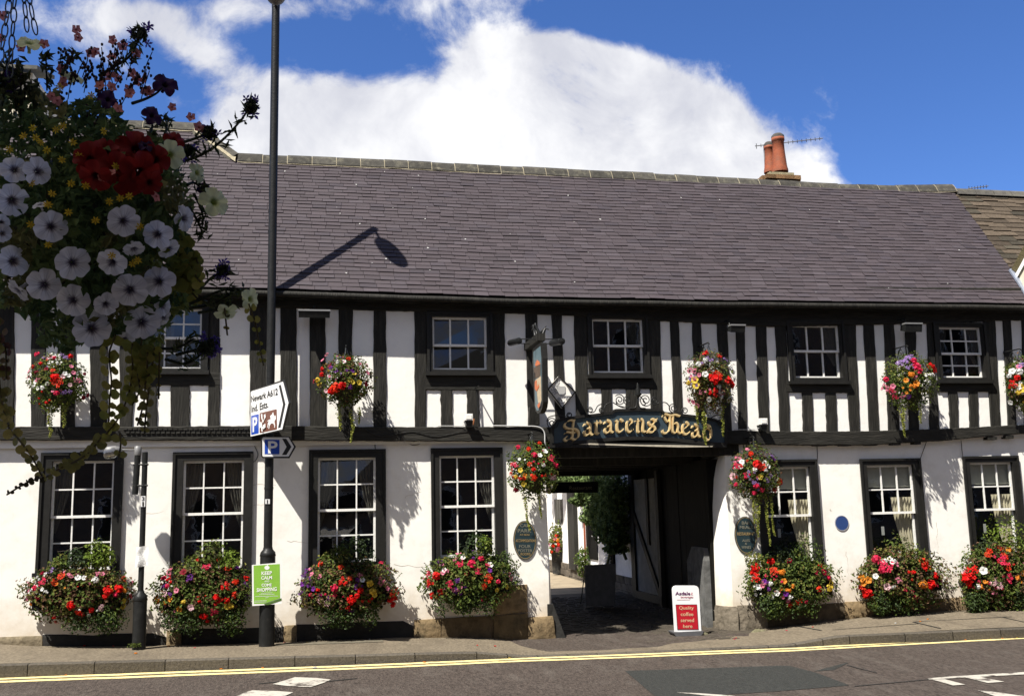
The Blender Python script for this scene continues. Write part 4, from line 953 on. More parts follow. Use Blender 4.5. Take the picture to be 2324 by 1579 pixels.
oval_board(1278,1314,28,47,[('CAR',-11.5,10.5,-39.5,-31.5,GT),('PARK',-17.5,15.5,-27,-18.5,GT),('AT REAR',-12.5,12,-15.2,-11,GOLDFLAT),('ACCOMMODATION',-22.5,23.5,-2,4.6,GOLDFLAT),('FOUR',-14,14,11.5,19,GT),('POSTER',-17,18,22,29,GT),('ROOMS',-10.5,13.5,31,37,GOLDFLAT)],
 'oval dark green board lettered CAR PARK and FOUR POSTER ROOMS left of the archway', -.02)
oval_board(1816,1302,27,45.5,[('BAR',-10,9,-34,-26,GT),('MEALS',-15,16,-23,-15.5,GT),('RESTAURANT',-21,21,-7,.5,GOLDFLAT),('ALES',-9,9,10,16,GT),('&',-2.5,2.5,18,23,GT),('WINES',-11,12,26,33,GT)],
 'oval dark green board lettered BAR MEALS and ALES AND WINES right of the archway', -.02)
B = PB(n(2049.7,1272.8,-.01), FRONT, 0, 0, 1); D = T('wall_plaque', 'small round blue plaque on the white wall between two windows', 'plaque', tuple(B.o)); rr = B.q(2066.3, 1273)[0]
mb = MB(); B.poly(mb, oval(0, 0, rr, rr*1.02), -.02, 0); D.part(mb, 'disc', BLUEPLAQUE)
mb = MB(); o_, i_ = oval(0, 0, rr*1.0, rr*1.02, 40), oval(0, 0, rr*.93, rr*.95, 40); mb.add([B.p(x, y, .003) for x, y in o_+i_], [(i, (i+1)%40, 40+(i+1)%40, 40+i) for i in range(40)]); D.part(mb, 'rim', SIGNGREY)

# --- the name board over the arch
NBY = -.30
NB = PB(n(1555,1045,NBY), FRONT, 1330, 940, 5.164)
D = T('name_board', 'dark blue arched fascia board with gilded blackletter Saracens Head over the archway', 'sign', tuple(NB.o))
top = [(70,520),(120,430),(240,398),(430,372),(640,348),(825,325),(868,292),(1150,284),(1440,290),(1482,330),(1700,352),(1880,374),(2100,412),(2215,455),(2262,530)]
bot = [(2262,700),(2150,715),(1900,690),(1600,655),(1300,638),(1000,638),(700,660),(420,690),(150,720),(70,710)]
mb = MB(); NB.shape(mb, top+bot, -.12, 0); D.part(mb, 'board', SIGNBLUE)
mb = MB()    # moulded frame along top and bottom
def strip(pts, w0, z0, z1):
    for (x0, y0), (x1, y1) in zip(pts, pts[1:]): NB.shape(mb, [(x0, y0), (x1, y1), (x1, y1+w0), (x0, y0+w0)], z0, z1)
strip([(x, y-6) for x, y in top[1:-1]], 32, -.13, .03); strip([(x, y-8) for x, y in bot[1:-1]][::-1], 46, -.13, .02)
NB.shape(mb, [(66,515),(120,425),(132,440),(95,525),(95,715),(66,715)], -.13, .025); NB.shape(mb, [(2215,450),(2268,525),(2268,705),(2240,705),(2240,535),(2205,470)], -.13, .025)
D.part(mb, 'frame', BLACKGLOSS)
mb = MB(); NB.shape(mb, [(60,716),(2270,705),(2270,765),(60,770)], -.16, .012); D.part(mb, 'lower_fascia', BLACKGLOSS)
mb = MB(); NB.shape(mb, [(330,722),(560,716),(1140,735),(1700,740),(2090,752),(2080,762),(1700,768),(1140,752),(560,735),(330,728)], .013, .02); D.part(mb, 'weathered_edge', mat('weathered_wood', (.42,.38,.30), .9, .25, 12))
GL = {  # blackletter pen strokes in a unit box
 'S': [[(.70,.97),(.40,1.0),(.12,.86),(.08,.70),(.30,.60),(.70,.58),(.93,.45),(.93,.22),(.70,.08),(.45,.16),(.20,.02),(.05,.10),(.2,.24)],[(.06,.36),(.22,.44),(.55,.40),(.72,.40)],[(.66,1.03),(.58,.6),(.55,.15)]],
 'a': [[(.12,.72),(.3,.95),(.62,.9),(.74,.7),(.74,.2),(.95,.05)],[(.74,.6),(.32,.45),(.16,.22),(.35,.03),(.74,.22)]],
 'r': [[(.05,.8),(.3,.95),(.34,.75),(.34,.15),(.62,.02)],[(.36,.72),(.66,.97),(.95,.82)],[(.08,.08),(.34,.15)]],
 'c': [[(.92,.82),(.6,.97),(.25,.78),(.22,.25),(.5,.03),(.95,.22)],[(.05,.9),(.25,.78)]],
 'e': [[(.95,.2),(.55,.02),(.22,.22),(.22,.76),(.58,.98),(.82,.76),(.3,.45)]],
 'n': [[(.03,.82),(.24,.95),(.27,.75),(.27,.12),(.4,.02)],[(.27,.75),(.55,.97),(.75,.8),(.75,.15),(.97,.04)]],
 's': [[(.88,.8),(.55,.97),(.22,.8),(.3,.6),(.7,.44),(.78,.2),(.45,.02),(.08,.16)],[(.95,1.02),(.05,-.02)]],
 'H': [[(.02,.9),(.18,1.0),(.45,.93),(.7,.97),(.95,.9)],[(.12,.88),(.2,.72),(.3,.62)],[(.42,.92),(.42,.3),(.22,.06),(.05,.1),(.02,.22)],[(.58,.9),(.56,.2),(.7,.06)],[(.58,.5),(.78,.56),(.86,.4),(.84,.16),(.98,.04)]],
 'd': [[(.75,.68),(.45,.74),(.2,.55),(.2,.22),(.5,.02),(.78,.22),(.75,.68),(.55,.88),(.15,.98)]],
}
def nib(mb, pts, bx, wpx):
    x0, x1, yt, yb = bx; P = []
    for a in cr([(p[0], 0, p[1]) for p in pts], 5): P.append(NB.q(lerp(x0, x1, a.x), lerp(yb, yt, a.z)))
    nx, ny = math.cos(rad(38))*wpx/2, math.sin(rad(38))*wpx/2; k = len(P); vs = []
    z0 = .012+rng.uniform(0, .002); zr = .05+rng.uniform(-.002, .002)
    for i, (x, y) in enumerate(P):
        a, b = P[max(0, i-1)], P[min(k-1, i+1)]; tx, ty = b[0]-a[0], b[1]-a[1]; l = math.hypot(tx, ty) or 1; px_, py_ = -ty/l, tx/l
        e = .009*(1 if px_*nx+py_*ny > 0 else -1); wx, wy = nx+px_*e, ny+py_*e
        vs += [NB.p(x-wx, y-wy, z0), NB.p(x-wx*.55, y-wy*.55, zr), NB.p(x+wx*.55, y+wy*.55, zr), NB.p(x+wx, y+wy, z0)]
    mb.add(vs, [(i*4+j, i*4+j+1, i*4+j+5, i*4+j+4) for i in range(k-1) for j in range(3)]+[(0,1,2,3), (k*4-1,k*4-2,k*4-3,k*4-4)])
for chs, bx in (('S',(212,412,428,692)),('a',(452,582,452,622)),('r',(590,690,436,605)),('a',(708,838,425,592)),('c',(862,966,415,582)),('e',(986,1090,416,580)),('n',(1108,1242,412,582)),('s',(1252,1390,410,585)),('H',(1448,1682,352,606)),('e',(1686,1798,452,610)),('a',(1806,1932,476,645)),('d',(1952,2092,470,682))):
    mb = MB()
    for st in GL[chs]: nib(mb, st, bx, .043 if chs in 'SH' else .047)
    D.part(mb, 'gilded_letter', GOLD)
# wrought scrollwork on top of the board and at both ends
def irons(mb, paths, r=.009):
    for p in paths: mb.tube(p, r, 6)
def sp(x, y, r, a0, turns, Y=-.36, r1=.02):
    c = NB.q(x, y); return spiral(NB.p(c[0], c[1], .03), r1, r, a0, turns)
def cv(pts): return cr([NB.p(*NB.q(x, y), .03) for x, y in pts], 6)
mb = MB()
irons(mb, [sp(545,300,.055,0,1.6), cv([(545,335),(600,320),(640,250),(700,225),(745,235)]), sp(690,300,.05,2,1.5), cv([(700,340),(740,240),(800,205)]),
 sp(915,175,.10,3,1.9), cv([(870,190),(890,240),(960,270),(1040,260)]), sp(1010,175,.075,1,1.6), cv([(830,205),(900,245),(1010,275)])])
D.part(mb, 'scrollwork', METALBLACK); mb = MB()
irons(mb, [sp(1240,175,.12,.3,2.0), cv([(1150,110),(1200,160),(1240,225),(1200,240)]), sp(1355,180,.08,2,1.6), cv([(1330,230),(1400,220),(1480,205),(1530,240),(1545,300)]), sp(1590,275,.085,0,1.7), cv([(1540,300),(1580,330),(1620,300)]), sp(1735,310,.06,1,1.4), cv([(1620,330),(1690,320),(1720,270)])])
D.part(mb, 'scrollwork', METALBLACK)
mb = MB(); irons(mb, [cv([(1040,280),(1110,270),(1140,180),(1140,60),(1132,0)]), cv([(1240,280),(1170,270),(1144,180)])], .013); c = NB.q(1145, 75); o = NB.p(c[0], c[1], .03)
mb.lathe(o, [(.01,-.10),(.07,-.04),(.035,.0),(.055,.03),(.02,.08),(.028,.10),(.005,.16)], 8); D.part(mb, 'finial', METALBLACK)
mb = MB(); irons(mb, [sp(70,460,.11,0,2.0), cv([(0,440),(30,390),(120,368),(240,380)]), sp(285,365,.05,1,1.5)]); D.part(mb, 'scrollwork', METALBLACK)
mb = MB(); irons(mb, [sp(2190,455,.09,2,2.0), cv([(2060,400),(2130,365),(2200,375),(2225,420)])]); D.part(mb, 'scrollwork', METALBLACK)

# --- hanging pictorial sign on its beam
HX = 3.50
Hs = T('pub_sign', 'tall hanging pictorial board seen edge on beside the name board', 'sign', (HX, -.7, 4.0))
def hp(x, y, X=HX): return nX(1240+x/5.094, 770+y/5.094, X)
def face(pts, X): return [hp(x, y, HX)+Vector((X-HX, 0, 0)) for x, y in pts]
outl = [(285,420),(300,395),(385,325),(402,330),(412,520),(416,830),(418,1060),(408,1130),(385,1190),(355,1208),(325,1170),(310,1100),(296,700),(282,520)]
P = face(outl, HX); mb = MB().prism(P, (.085, 0, 0)); Hs.part(mb, 'board', BLACKGLOSS)
inn = [(300,440),(385,370),(398,520),(402,830),(402,1050),(392,1110),(370,1160),(345,1170),(325,1120),(312,700),(302,540)]
mb = MB().prism(face(inn, HX-.004), (.003, 0, 0)); Hs.part(mb, 'painted_ground', mat('sign_sky', (.10,.15,.17), .5, .25, 9))
for nm, pts, m_, k in (('painted_figure', [(318,800),(345,775),(395,740),(402,1040),(385,1100),(360,1060),(345,930),(325,900)], mat('sign_cream', (.48,.38,.25), .6, .3, 14), 0), ('painted_head', [(308,640),(392,590),(390,740),(315,775)], mat('sign_brown', (.09,.06,.04), .6, .3, 14), 1), ('painted_turban', [(325,610),(335,570),(350,540),(380,560),(388,592),(345,615)], mat('sign_orange', (.52,.15,.06), .6, .3, 14), 2), ('painted_robe', [(320,810),(345,790),(352,880),(370,840),(378,870),(345,930),(325,900)], MATS['sign_orange'] if 'sign_orange' in MATS else RED, 3), ('painted_shoe', [(355,1100),(385,1060),(390,1110),(372,1140)], MATS['sign_orange'] if 'sign_orange' in MATS else RED, 4)):
    mb = MB().prism(face(pts, HX-.0065-.002*k), (.002, 0, 0)); Hs.part(mb, nm, m_)
by = hp(395, 330); zb_ = by.z+.07
mb = MB().box(HX-.02, HX+.11, -1.12, -.05, zb_, zb_+.12); Hs.part(mb, 'beam', TIMBER)
mb = MB(); 
for i in range(7): mb.tube([(HX+.04+.05*math.cos(i), -1.0+.04*i, zb_+.10), (HX+.04+.10*math.cos(i*2.1), -1.0+.05*i, zb_+.22+.05*(i%3)), (HX+.04+.16*math.cos(i*2.1), -1.02+.06*i, zb_+.20+.09*(i%2))], [.03,.022,.006], 6)
Hs.part(mb, 'iron_crest', METALBLACK)
for s_ in (-1, 1):
    x_ = HX+.045+s_*.36
    lm = Hs.part(MB().lathe((x_, -1.05, zb_+.0), [(.055, 0), (.055, .72), (.02, .73)], 12, axis=(0, 1, .12)).lathe((x_, -1.06, zb_), [(.0, 0), (.055, .01)], 12, axis=(0, 1, .12)), 'picture_light', METALGREY if False else METALBLACK)
    for yy in (-.95, -.5): Hs.part(MB().tube([(HX+.045, yy, zb_+.05), (x_, yy, zb_+.05)], .009, 6), 'rod', METALBLACK, lm)
mb = MB(); a_ = n(1291,1005,-.13); mb.prism([n(1290,990,-.2), n(1313,990,-.2), n(1314,1034,-.16), n(1288,1034,-.16)], (0, .15, 0)); ip(mb, 'post_foot', TIMBER)

# --- diamond relief on the wall
DB = PB(n(1366,955,-.13), FRONT, 1240, 770, 5.094)
D = T('wall_plaque', 'white diamond shaped carved relief in black frame beside the hanging board', 'plaque', tuple(DB.o))
co = [(612,738),(822,940),(652,1143),(470,905)]
mb = MB(); DB.shape(mb, co, -.05, .012); D.part(mb, 'panel', PLASTER)
mb = MB()
for (a, b) in zip(co, co[1:]+co[:1]):
    c = (sum(p[0] for p in co)/4, sum(p[1] for p in co)/4); ia = (lerp(a[0], c[0], .09), lerp(a[1], c[1], .09)); ib = (lerp(b[0], c[0], .09), lerp(b[1], c[1], .09)); DB.shape(mb, [a, b, ib, ia], -.05, .035)
D.part(mb, 'frame', TIMBER)
mb = MB(); r2 = random.Random(4); c0 = DB.q(640, 930)
for i in range(16):
    x, y = r2.uniform(-.19, .19), r2.uniform(-.19, .19)
    if abs(x)+abs(y) > .24: continue
    mb.tube(spiral(DB.p(c0[0]+x, c0[1]+y, .014), .008, r2.uniform(.03, .06), r2.uniform(0, 6), r2.uniform(.7, 1.5), 14), .009, 6)
DB.poly(mb, [(c0[0]+x, c0[1]+y) for x, y in ((-.06,.09),(.07,.09),(.07,-.02),(.0,-.10),(-.06,-.02))], .012, .024); D.part(mb, 'carving', SIGNGREY)

# --- floodlights, small lamps, cables
def flood(x0, x1, y0, y1, label, arm, Y=-.42):
    a, b = n(x0, (y0+y1)/2, Y), n(x1, (y0+y1)/2, Y); zt_, zb_ = n(x0, y0, Y).z, n(x0, y1, Y).z; D = T('floodlight', label, 'floodlight', ((a.x+b.x)/2, Y, zt_), 'floodlights under the eaves')
    bw = zt_-zb_
    mb = MB().add([(x, y, z) for x in (a.x, b.x) for y, z in ((Y, zt_), (Y+.16, zt_+.02), (Y+.19, zb_+.05), (Y+.03, zb_))], [(0,1,2,3),(7,6,5,4),(0,4,5,1),(1,5,6,2),(2,6,7,3),(3,7,4,0)]); D.part(mb, 'housing', METALBLACK)
    D.part(MB().box(a.x-.008, b.x+.008, Y-.008, Y+.175, zt_+.004, zt_+.03), 'lid', METALGREY)
    D.part(MB().tube([((a.x+b.x)/2+arm, Y+.1, zt_+.02), ((a.x+b.x)/2+arm, Y+.12, zt_+.12), ((a.x+b.x)/2+arm, -.06, zt_+.14)], .014, 8), 'bracket', METALBLACK)
flood(727,803,757,772,'long black floodlight under the eaves above the red and yellow basket',0)
flood(1781,1815,793,808,'short black floodlight under the eaves right of the white flowered basket',-.12)
flood(2206,2246,789,807,'short black floodlight under the eaves above the lilac topped basket',-.1)
def rodlamp(px, py, label, top, rx):
    p = n(px, py, -.32); D = T('wall_lamp', label, 'wall lamp', tuple(p), 'small white lamps on the long beam')
    D.part(MB().box(p.x-.075, p.x+.06, p.y-.02, p.y+.07, p.z-.02, p.z+.09).box(p.x-.055, p.x+.04, p.y-.03, p.y-.021, p.z, p.z+.07), 'lamp_box', WHITEPAINT)
    D.part(MB().prism([(p.x-.07, p.y, p.z-.025), (p.x+.06, p.y, p.z-.025), (p.x+.05, p.y+.02, p.z-.13), (p.x-.03, p.y+.02, p.z-.13)], (0, .16, 0)), 'bracket', METALBLACK)
    D.part(MB().tube([(p.x+.10, -.15, p.z-.08), (p.x+.10, -.20, p.z+.02), (p.x+.10, -.17, p.z-.02)], .012, 6), 'pipe_clip', RUST)
    D.part(MB().tube([(p.x+.01, p.y+.05, p.z-.05), (p.x-.1, -.16, p.z-.10), (p.x-.5, -.155, p.z-.095)], .006, 6), 'cable', PAPERGREY)
rodlamp(1142,1020,'small white box lamp on the beam below the second upper window',0,0)
rodlamp(1860,1030,'small white box lamp on the beam right of the name board',0,0)
mb = MB(); q = n(1156,945,-.1); mb.tube([q, q+Vector((.02,-.30,.0))], .012, 6).tube([q+Vector((.03,-.02,-.02)), n(1165,1030,-.12)], .016, 6); tag(mb.build('conduit', METALBLACK), 'thin black conduit and rod beside the post below the second upper window', 'conduit')
def cable(name, label, pts, r=.006, m=SIGNBLACK): tag(MB().tube(cr([n(x, y, Y) for x, y, Y in pts], 6), r, 6).build(name, m), label, 'cable')
cable('cable', 'white cable along the beam beside the name board', [(1200,1036,-.16),(1270,1037,-.16),(1310,1039,-.17),(1325,1052,-.18),(1327,1078,-.2),(1335,1095,-.15)], .011, PAPERGREY)
cable('cable', 'thin dark cable sagging below the beam left of the lamp column', [(612,1070,-.03),(622,1090,-.015),(628,1105,-.015),(624,1118,-.015),(616,1125,-.02)])
cable('cable', 'thin dark cable dropping from the beam to the third lower window', [(912,1072,-.02),(913,1085,-.012),(914,1096,-.03)])
cable('cable', 'thin dark cable looping under the beam left of the fourth lower window', [(985,1073,-.03),(1005,1083,-.02),(1022,1080,-.015),(1030,1073,-.03)])
cable('cable', 'thin cable hanging past the fifth lower window', [(1989,1083,-.02),(1990,1110,-.02),(1988,1160,-.02),(1991,1200,-.015)])
cable('cable', 'thin slanting cable from the beam to the sixth lower window', [(2256,1073,-.03),(2250,1090,-.015),(2240,1118,-.03)])
cable('cable', 'thin cable dropping from the beam to the last lower window', [(2340,1072,-.03),(2342,1095,-.015),(2344,1112,-.03)])
cable('cable', 'thin cable draped over the beam between lamp column and name board', [(880,1040,-.15),(930,1062,-.155),(1000,1050,-.155),(1060,1062,-.155),(1130,1050,-.155),(1190,1058,-.155)], .005)

# --- television aerials
def aerial(x0, y0, x1, y1, Y, k, label, mast):
    a, b = n(x0, y0, Y), n(x1, y1, Y); D = T('tv_aerial', label, 'aerial', tuple(a.lerp(b, .35)))
    D.part(MB().tube([a, b], .011, 6), 'boom', METALGREY)
    for i in range(k):
        p = a.lerp(b, (i+.3)/k); h = .085 if i else .13; D.part(MB().tube([p-Vector((0, 0, h*.55)), p+Vector((0, 0, h*.45))], .008, 5), 'element', METALBLACK)
    m0 = n(*mast, Y); D.part(MB().tube([(m0.x, Y+.05, m0.z-1.5), (m0.x, Y+.05, m0.z+.02)], .018, 6), 'mast', METALGREY)
aerial(1838,356,2003,337,4.3,15,'long television aerial behind the clay chimney pots',(1862,353))
aerial(2357,459.5,2406,453,4.3,7,'small television aerial tip showing over the far right ridge',(2362,459))

# --- neighbour on the right
NH = T('stone_slate_house', 'adjoining house with mossy brown stone slate roof at the right edge', 'house', (17, 2.5, .1))
mb = MB(); rs2 = random.Random(11)
def palM(rg):
    k = rg.uniform(.6, 1.3); return ((.072*k, .056*k, .040*k) if rg.random() < .8 else (.06*k, .052*k, .038*k))
slate_field(mb, lambda v: lerp(XR0, XR1, v)+.01, lambda v: 21.0, 0, .975, 24, .40, palM, rs2, th=.022, base=-.03, jit=1)
NR = NH.part(mb, 'roof', STONESLATE)
t_ = MB(); 
for i in range(15):
    a, b = rp(14.06+i*.46, .975), rp(14.06+(i+1)*.46-.015, .975); cvv = rng.uniform(.7, 1.2); prof = [(-.16, -.13), (-.1, -.01), (0, .05), (.1, -.01), (.16, -.13)]
    t_.add([p+Vector((0, s_+.05, h+.06)) for p in (a, b) for s_, h in prof], [(j, j+5, j+6, j+1) for j in range(4)]+[(4,3,2,1,0),(5,6,7,8,9)], (.10*cvv,.095*cvv,.085*cvv))
NH.part(t_, 'ridge', RIDGE, NR)
NH.part(MB().box(14.0, 21, .25, .5, -.4, 5.9).box(20.8, 21, .5, 5, -.4, 5.9).box(14.0, 21, 5.0, 5.2, -.4, 5.9), 'wall', PLASTER)
NH.part(MB().add([(13.95,2.55,8.9),(21,2.55,8.9),(21,5.7,5.7),(13.95,5.7,5.7)], [(0,1,2,3)]), 'rear_roof', WOODDARK, NR)
# lead flashing and cream dormer trim
def onroof(x, y, off=.03):
    p0 = rp(12, 0)+rn()*off; nr = rn(); r = ray(x/K, y/K); return CAMP+r*((p0-CAMP).dot(nr)/r.dot(nr))
DM = NH.part(MB().prism([onroof(2474,664,.05), onroof(2530,640,.05), onroof(2530,760,.05), onroof(2500,715,.05)], rn()*.55), 'dormer', CREAMPAINT)
NH.part(MB().prism([onroof(x, y, .025) for x, y in ((2455,659),(2467,654),(2480,675),(2497,706),(2540,770),(2520,770),(2496,722),(2478,692))], rn()*.035), 'flashing', LEAD, DM)
NH.part(MB().prism([onroof(2472,667,.06), onroof(2530,630,.06), onroof(2530,640,.06), onroof(2476,675,.06)], rn()*.62), 'barge_board', WHITEPAINT, DM)
NH.part(MB().prism([onroof(2462,655,.07), onroof(2530,612,.07), onroof(2530,632,.07), onroof(2474,664,.07)], rn()*.6, (.12,.10,.05)), 'dormer_roof', STONESLATE, DM)
# --- cream house glimpsed at top left
GH = T('cream_house', 'cream house end with grey roof glimpsed behind the flowers at top left', 'house', (-10.5, 12, .1))
a, b = n(-60,165,14), n(84,215,14)
b = n(80,178,14)
GH.part(MB().box(a.x-1, b.x, 14, 19, -.1, b.z), 'wall', CREAMPAINT)
GH.part(MB().prism([(a.x-1.2, 13.7, b.z), (b.x+.2, 13.7, b.z), (b.x+.1, 16, b.z+.7), (a.x-1.2, 16, b.z+.7)], (0, 0, .12), (.1,.1,.09)), 'roof', RIDGE)

# --- courtyard seen through the arch
CX = 7.06
def yc(x, y): return nX(1330+x/4.155, 1120+y/4.155, CX)
YWG = T('courtyard_wing', 'whitewashed brick rear wing with dark door seen through the archway', 'building', (8.5, 11, .2))
BRW = mat('white_painted_brick', (.80,.79,.77), .9, .12, 8, .8, 22)
YWG.part(MB().box(CX, 9.5, 5.3, 17.5, .55, 6.0), 'wall', BRW)
mb = MB(); rb2 = random.Random(8); z = -.1
while z < .55:
    y = 5.3-rb2.uniform(0, .3)
    while y < 17.4:
        l = rb2.uniform(.25, .5); c_ = rb2.uniform(.6, 1.2); mb.box(CX-.06+rb2.uniform(-.015, .015), CX+.2, y, y+l-.015, z, z+.155, (.13*c_, .11*c_, .085*c_)); y += l
    z += .165
YWG.part(mb, 'stone_footing', STONE)
def slab_(nm, x0, x1, y0, y1, m, t=.04, under=None):
    a, b = yc(x0, y0), yc(x1, y1); return YWG.part(MB().box(CX-t, CX+.02, min(a.y, b.y), max(a.y, b.y), min(a.z, b.z), max(a.z, b.z)), nm, m, under)
dr = slab_('door', 402, 528, 495, 1010, WOODDARK, .03); slab_('door_frame', 388, 402, 478, 1010, TERRA, .045); slab_('door_frame', 402, 470, 478, 495, TERRA, .045)
hn = yc(492, 765); YWG.part(MB().box(CX-.08, CX-.03, hn.y-.12, hn.y+.05, hn.z-.015, hn.z+.015), 'handle', METALGREY, dr)
wn = slab_('window', 85, 172, 395, 640, NETCURT, .02)
for x in (108, 128, 150): 
    a, b = yc(x, 400), yc(x, 635); YWG.part(MB().box(CX-.04, CX-.021, a.y-.03, a.y+.03, min(a.z, b.z), max(a.z, b.z)), 'glazing_bar', NETCURT, wn)
slab_('timber_post', 245, 335, 300, 1110, TIMBER, .12); slab_('timber_post', 868, 960, 100, 1320, TIMBER, .10)
lo = slab_('louvre_shutter', 612, 705, 700, 1170, WOODDARK, .05); a, b = yc(620, 835), yc(698, 1040)
for i in range(11):
    z = lerp(a.z, yc(650, 1150).z, i/11); YWG.part(MB().prism([(CX-.07, b.y+.1, z), (CX-.13, b.y+.1, z-.05), (CX-.13, a.y-.1, z-.05), (CX-.07, a.y-.1, z)], (0, 0, .025)), 'slat', SIGNGREY, lo)
tag(MB().box(-8, 8, 18, 18.3, -.1, 4.5).build('courtyard_wall', PLASTER2), 'white wall closing the far end of the courtyard', 'wall')
RS = T('hanging_board', 'long dark timber board lettered Restaurant across the yard end of the passage', 'sign', (5.6, 5.6, 2.2))
RBd = PB(n(1400,1186,5.6), FRONT, 1330, 1120, 4.155); mb = MB(); RBd.shape(mb, [(-40,222),(522,215),(522,325),(-40,335)], -.05, 0); RS.part(mb, 'board', WOODDARK)
mb = MB(); RBd.words(mb, 'Restaurant', 235, 462, 262, 302, .003, False, yr=295); RS.part(mb, 'lettering', mat('dim_gilt', (.12,.10,.06), .6))
for x in (20, 480): p, q = RBd.q(x, 222), RBd.q(x, 140); RS.part(MB().tube([RBd.p(*p, -.02), RBd.p(*q, -.02)], .012, 6), 'hanger', METALBLACK)

# --- far side of the street, behind the viewer (mirrored in the panes, added canvas shades the near basket)
OB = T('brick_terrace', 'dark brick terrace across the street mirrored in the window panes', 'building', (0, -20, .2))
OBM = mat('dark_red_brick', (.30,.22,.16), .95, .35, 6, .5, 30)
OB.part(MB().box(-18, -.9, -26, -17.9, -.3, 6.4).box(9.0, 30, -26, -17.9, -.3, 11.0).box(-.9, 9.0, -26, -17.9, -.3, 6.6), 'wall', OBM)
OB.part(MB().prism([(-18.3,-17.6,6.4),(-.7,-17.6,6.4),(-.7,-22,8.2),(-18.3,-22,8.2)], (0,0,-.2)).prism([(-.89,-17.6,6.6),(8.99,-17.6,6.6),(8.99,-22,8.3),(-.89,-22,8.3)], (0,0,-.2)).prism([(8.8,-17.6,11.0),(30,-17.6,11.0),(30,-22,14),(8.8,-22,14)], (0,0,-.2)), 'roof', MATS['dark_room'])
for fx in (-16,-13,-10,-7,-4,.8,3.6,6.4,11,14,17,20,24):
    for fz in ((1.1, 4.2) if fx < -.9 else ((1.1, 4.2) if fx < 9 else (1.1, 4.2, 7.4))):
        wv = OB.part(MB().box(fx, fx+1.1, -17.93, -17.86, fz, fz+1.6), 'window', WHITEPAINT); OB.part(MB().box(fx+.08, fx+1.02, -17.86, -17.855, fz+.08, fz+1.52), 'pane', MATS['dark_room'], wv)
AW = T('added_sunshade', 'added unseen cream canvas awning behind the viewer shading the near basket', 'sunshade', (-2.2, -17.8, 5.6))  # unseen canvas added to block sun and pass soft light to the basket
mb = MB(); vs = []
for j in range(7):
    for i in range(13): t = j/6; vs.append((lerp(-3.5, -.5, i/12), lerp(-17.8, -14.4, t), lerp(5.75, 4.75, t)-.10*math.sin(t*3.14)))
mb.add(vs, [(j*13+i, j*13+i+1, (j+1)*13+i+1, (j+1)*13+i) for j in range(6) for i in range(12)], sm=True); AW.part(mb, 'canvas', mat('cream_canvas', (.80,.76,.68), .9, .05, 10, transl=.5))
for x in (-3.5, -.5): AW.part(MB().tube([(x, -17.85, 4.3), (x, -14.4, 4.74)], .02, 6), 'support', METALBLACK)
mb = MB().box(-60, 60, -17.85, -14.2, -.4, .28); tag(mb.build('far_pavement', mat('pale_paving', (.36,.33,.28), .9, .15, 3, .3, 30)), kind='structure')

# ------------------------------------------------------------------ plants
G1, G2, G3, G4 = (.090,.125,.026), (.042,.068,.018), (.14,.135,.034), (.13,.072,.040)
COLS = {'r': (.62,.010,.008), 's': (.72,.045,.015), 'p': (.62,.025,.085), 'k': (.66,.20,.30), 'l': (.72,.46,.50), 'w': (.80,.80,.77), 'y': (.74,.55,.07), 'o': (.74,.27,.03), 'u': (.15,.02,.24), 'v': (.32,.19,.47), 'd': (.20,.008,.02)}
CNAME = {'r': 'red_bloom', 's': 'scarlet_bloom', 'p': 'crimson_pink_bloom', 'k': 'pink_bloom', 'l': 'pale_pink_bloom', 'w': 'white_bloom', 'y': 'yellow_bloom', 'o': 'orange_bloom', 'u': 'purple_bloom', 'v': 'lilac_bloom', 'd': 'maroon_bloom'}
def vary(c, rg, s=.25): k = rg.uniform(1-s, 1+s); return tuple(max(.003, q*k) for q in c)
def rdir(rg):
    z = rg.uniform(-1, 1); a = rg.uniform(0, 6.2832); r = math.sqrt(1-z*z); return Vector((r*math.cos(a), r*math.sin(a), z))
def leaf(mb, p, nrm, size, c, rg, ar=.6, fold=.18):
    nrm = nrm.normalized(); t = nrm.cross(rdir(rg)); t = t.normalized() if t.length > 1e-3 else nrm.orthogonal().normalized()
    s_ = nrm.cross(t); w_ = size*ar*.5
    mb.add([p-t*size*.5, p+s_*w_+nrm*size*fold, p+t*size*.5-nrm*size*.1, p-s_*w_+nrm*size*fold], [(0, 1, 2), (0, 2, 3)], c)
def foliage(mb, c, r, k, size, pal, rg, lump=.2, shell=.45, out=.55, ar=.65):
    c = Vector(c); s = rg.uniform(0, 90)
    for _ in range(k):
        dv = rdir(rg); f = 1+lump*1.6*mnoise.noise(dv*2.1+Vector((s, 0, 0)))+lump*.8*mnoise.noise(dv*5+Vector((0, s, 0)))
        q = f*(1-shell*rg.random()**1.6); p = c+Vector((dv.x*r[0], dv.y*r[1], dv.z*r[2]))*q
        cl = mnoise.noise(p*4.5+Vector((s, s, 0)))
        base = pal[int(max(0, min(len(pal)-1, (cl*.5+.5+rg.uniform(-.25, .25))*len(pal))))]
        leaf(mb, p, dv*out+rdir(rg)*(1-out)+Vector((0, -.1, .25)), size*rg.uniform(.6, 1.4), vary(base, rg, .3), rg, ar)
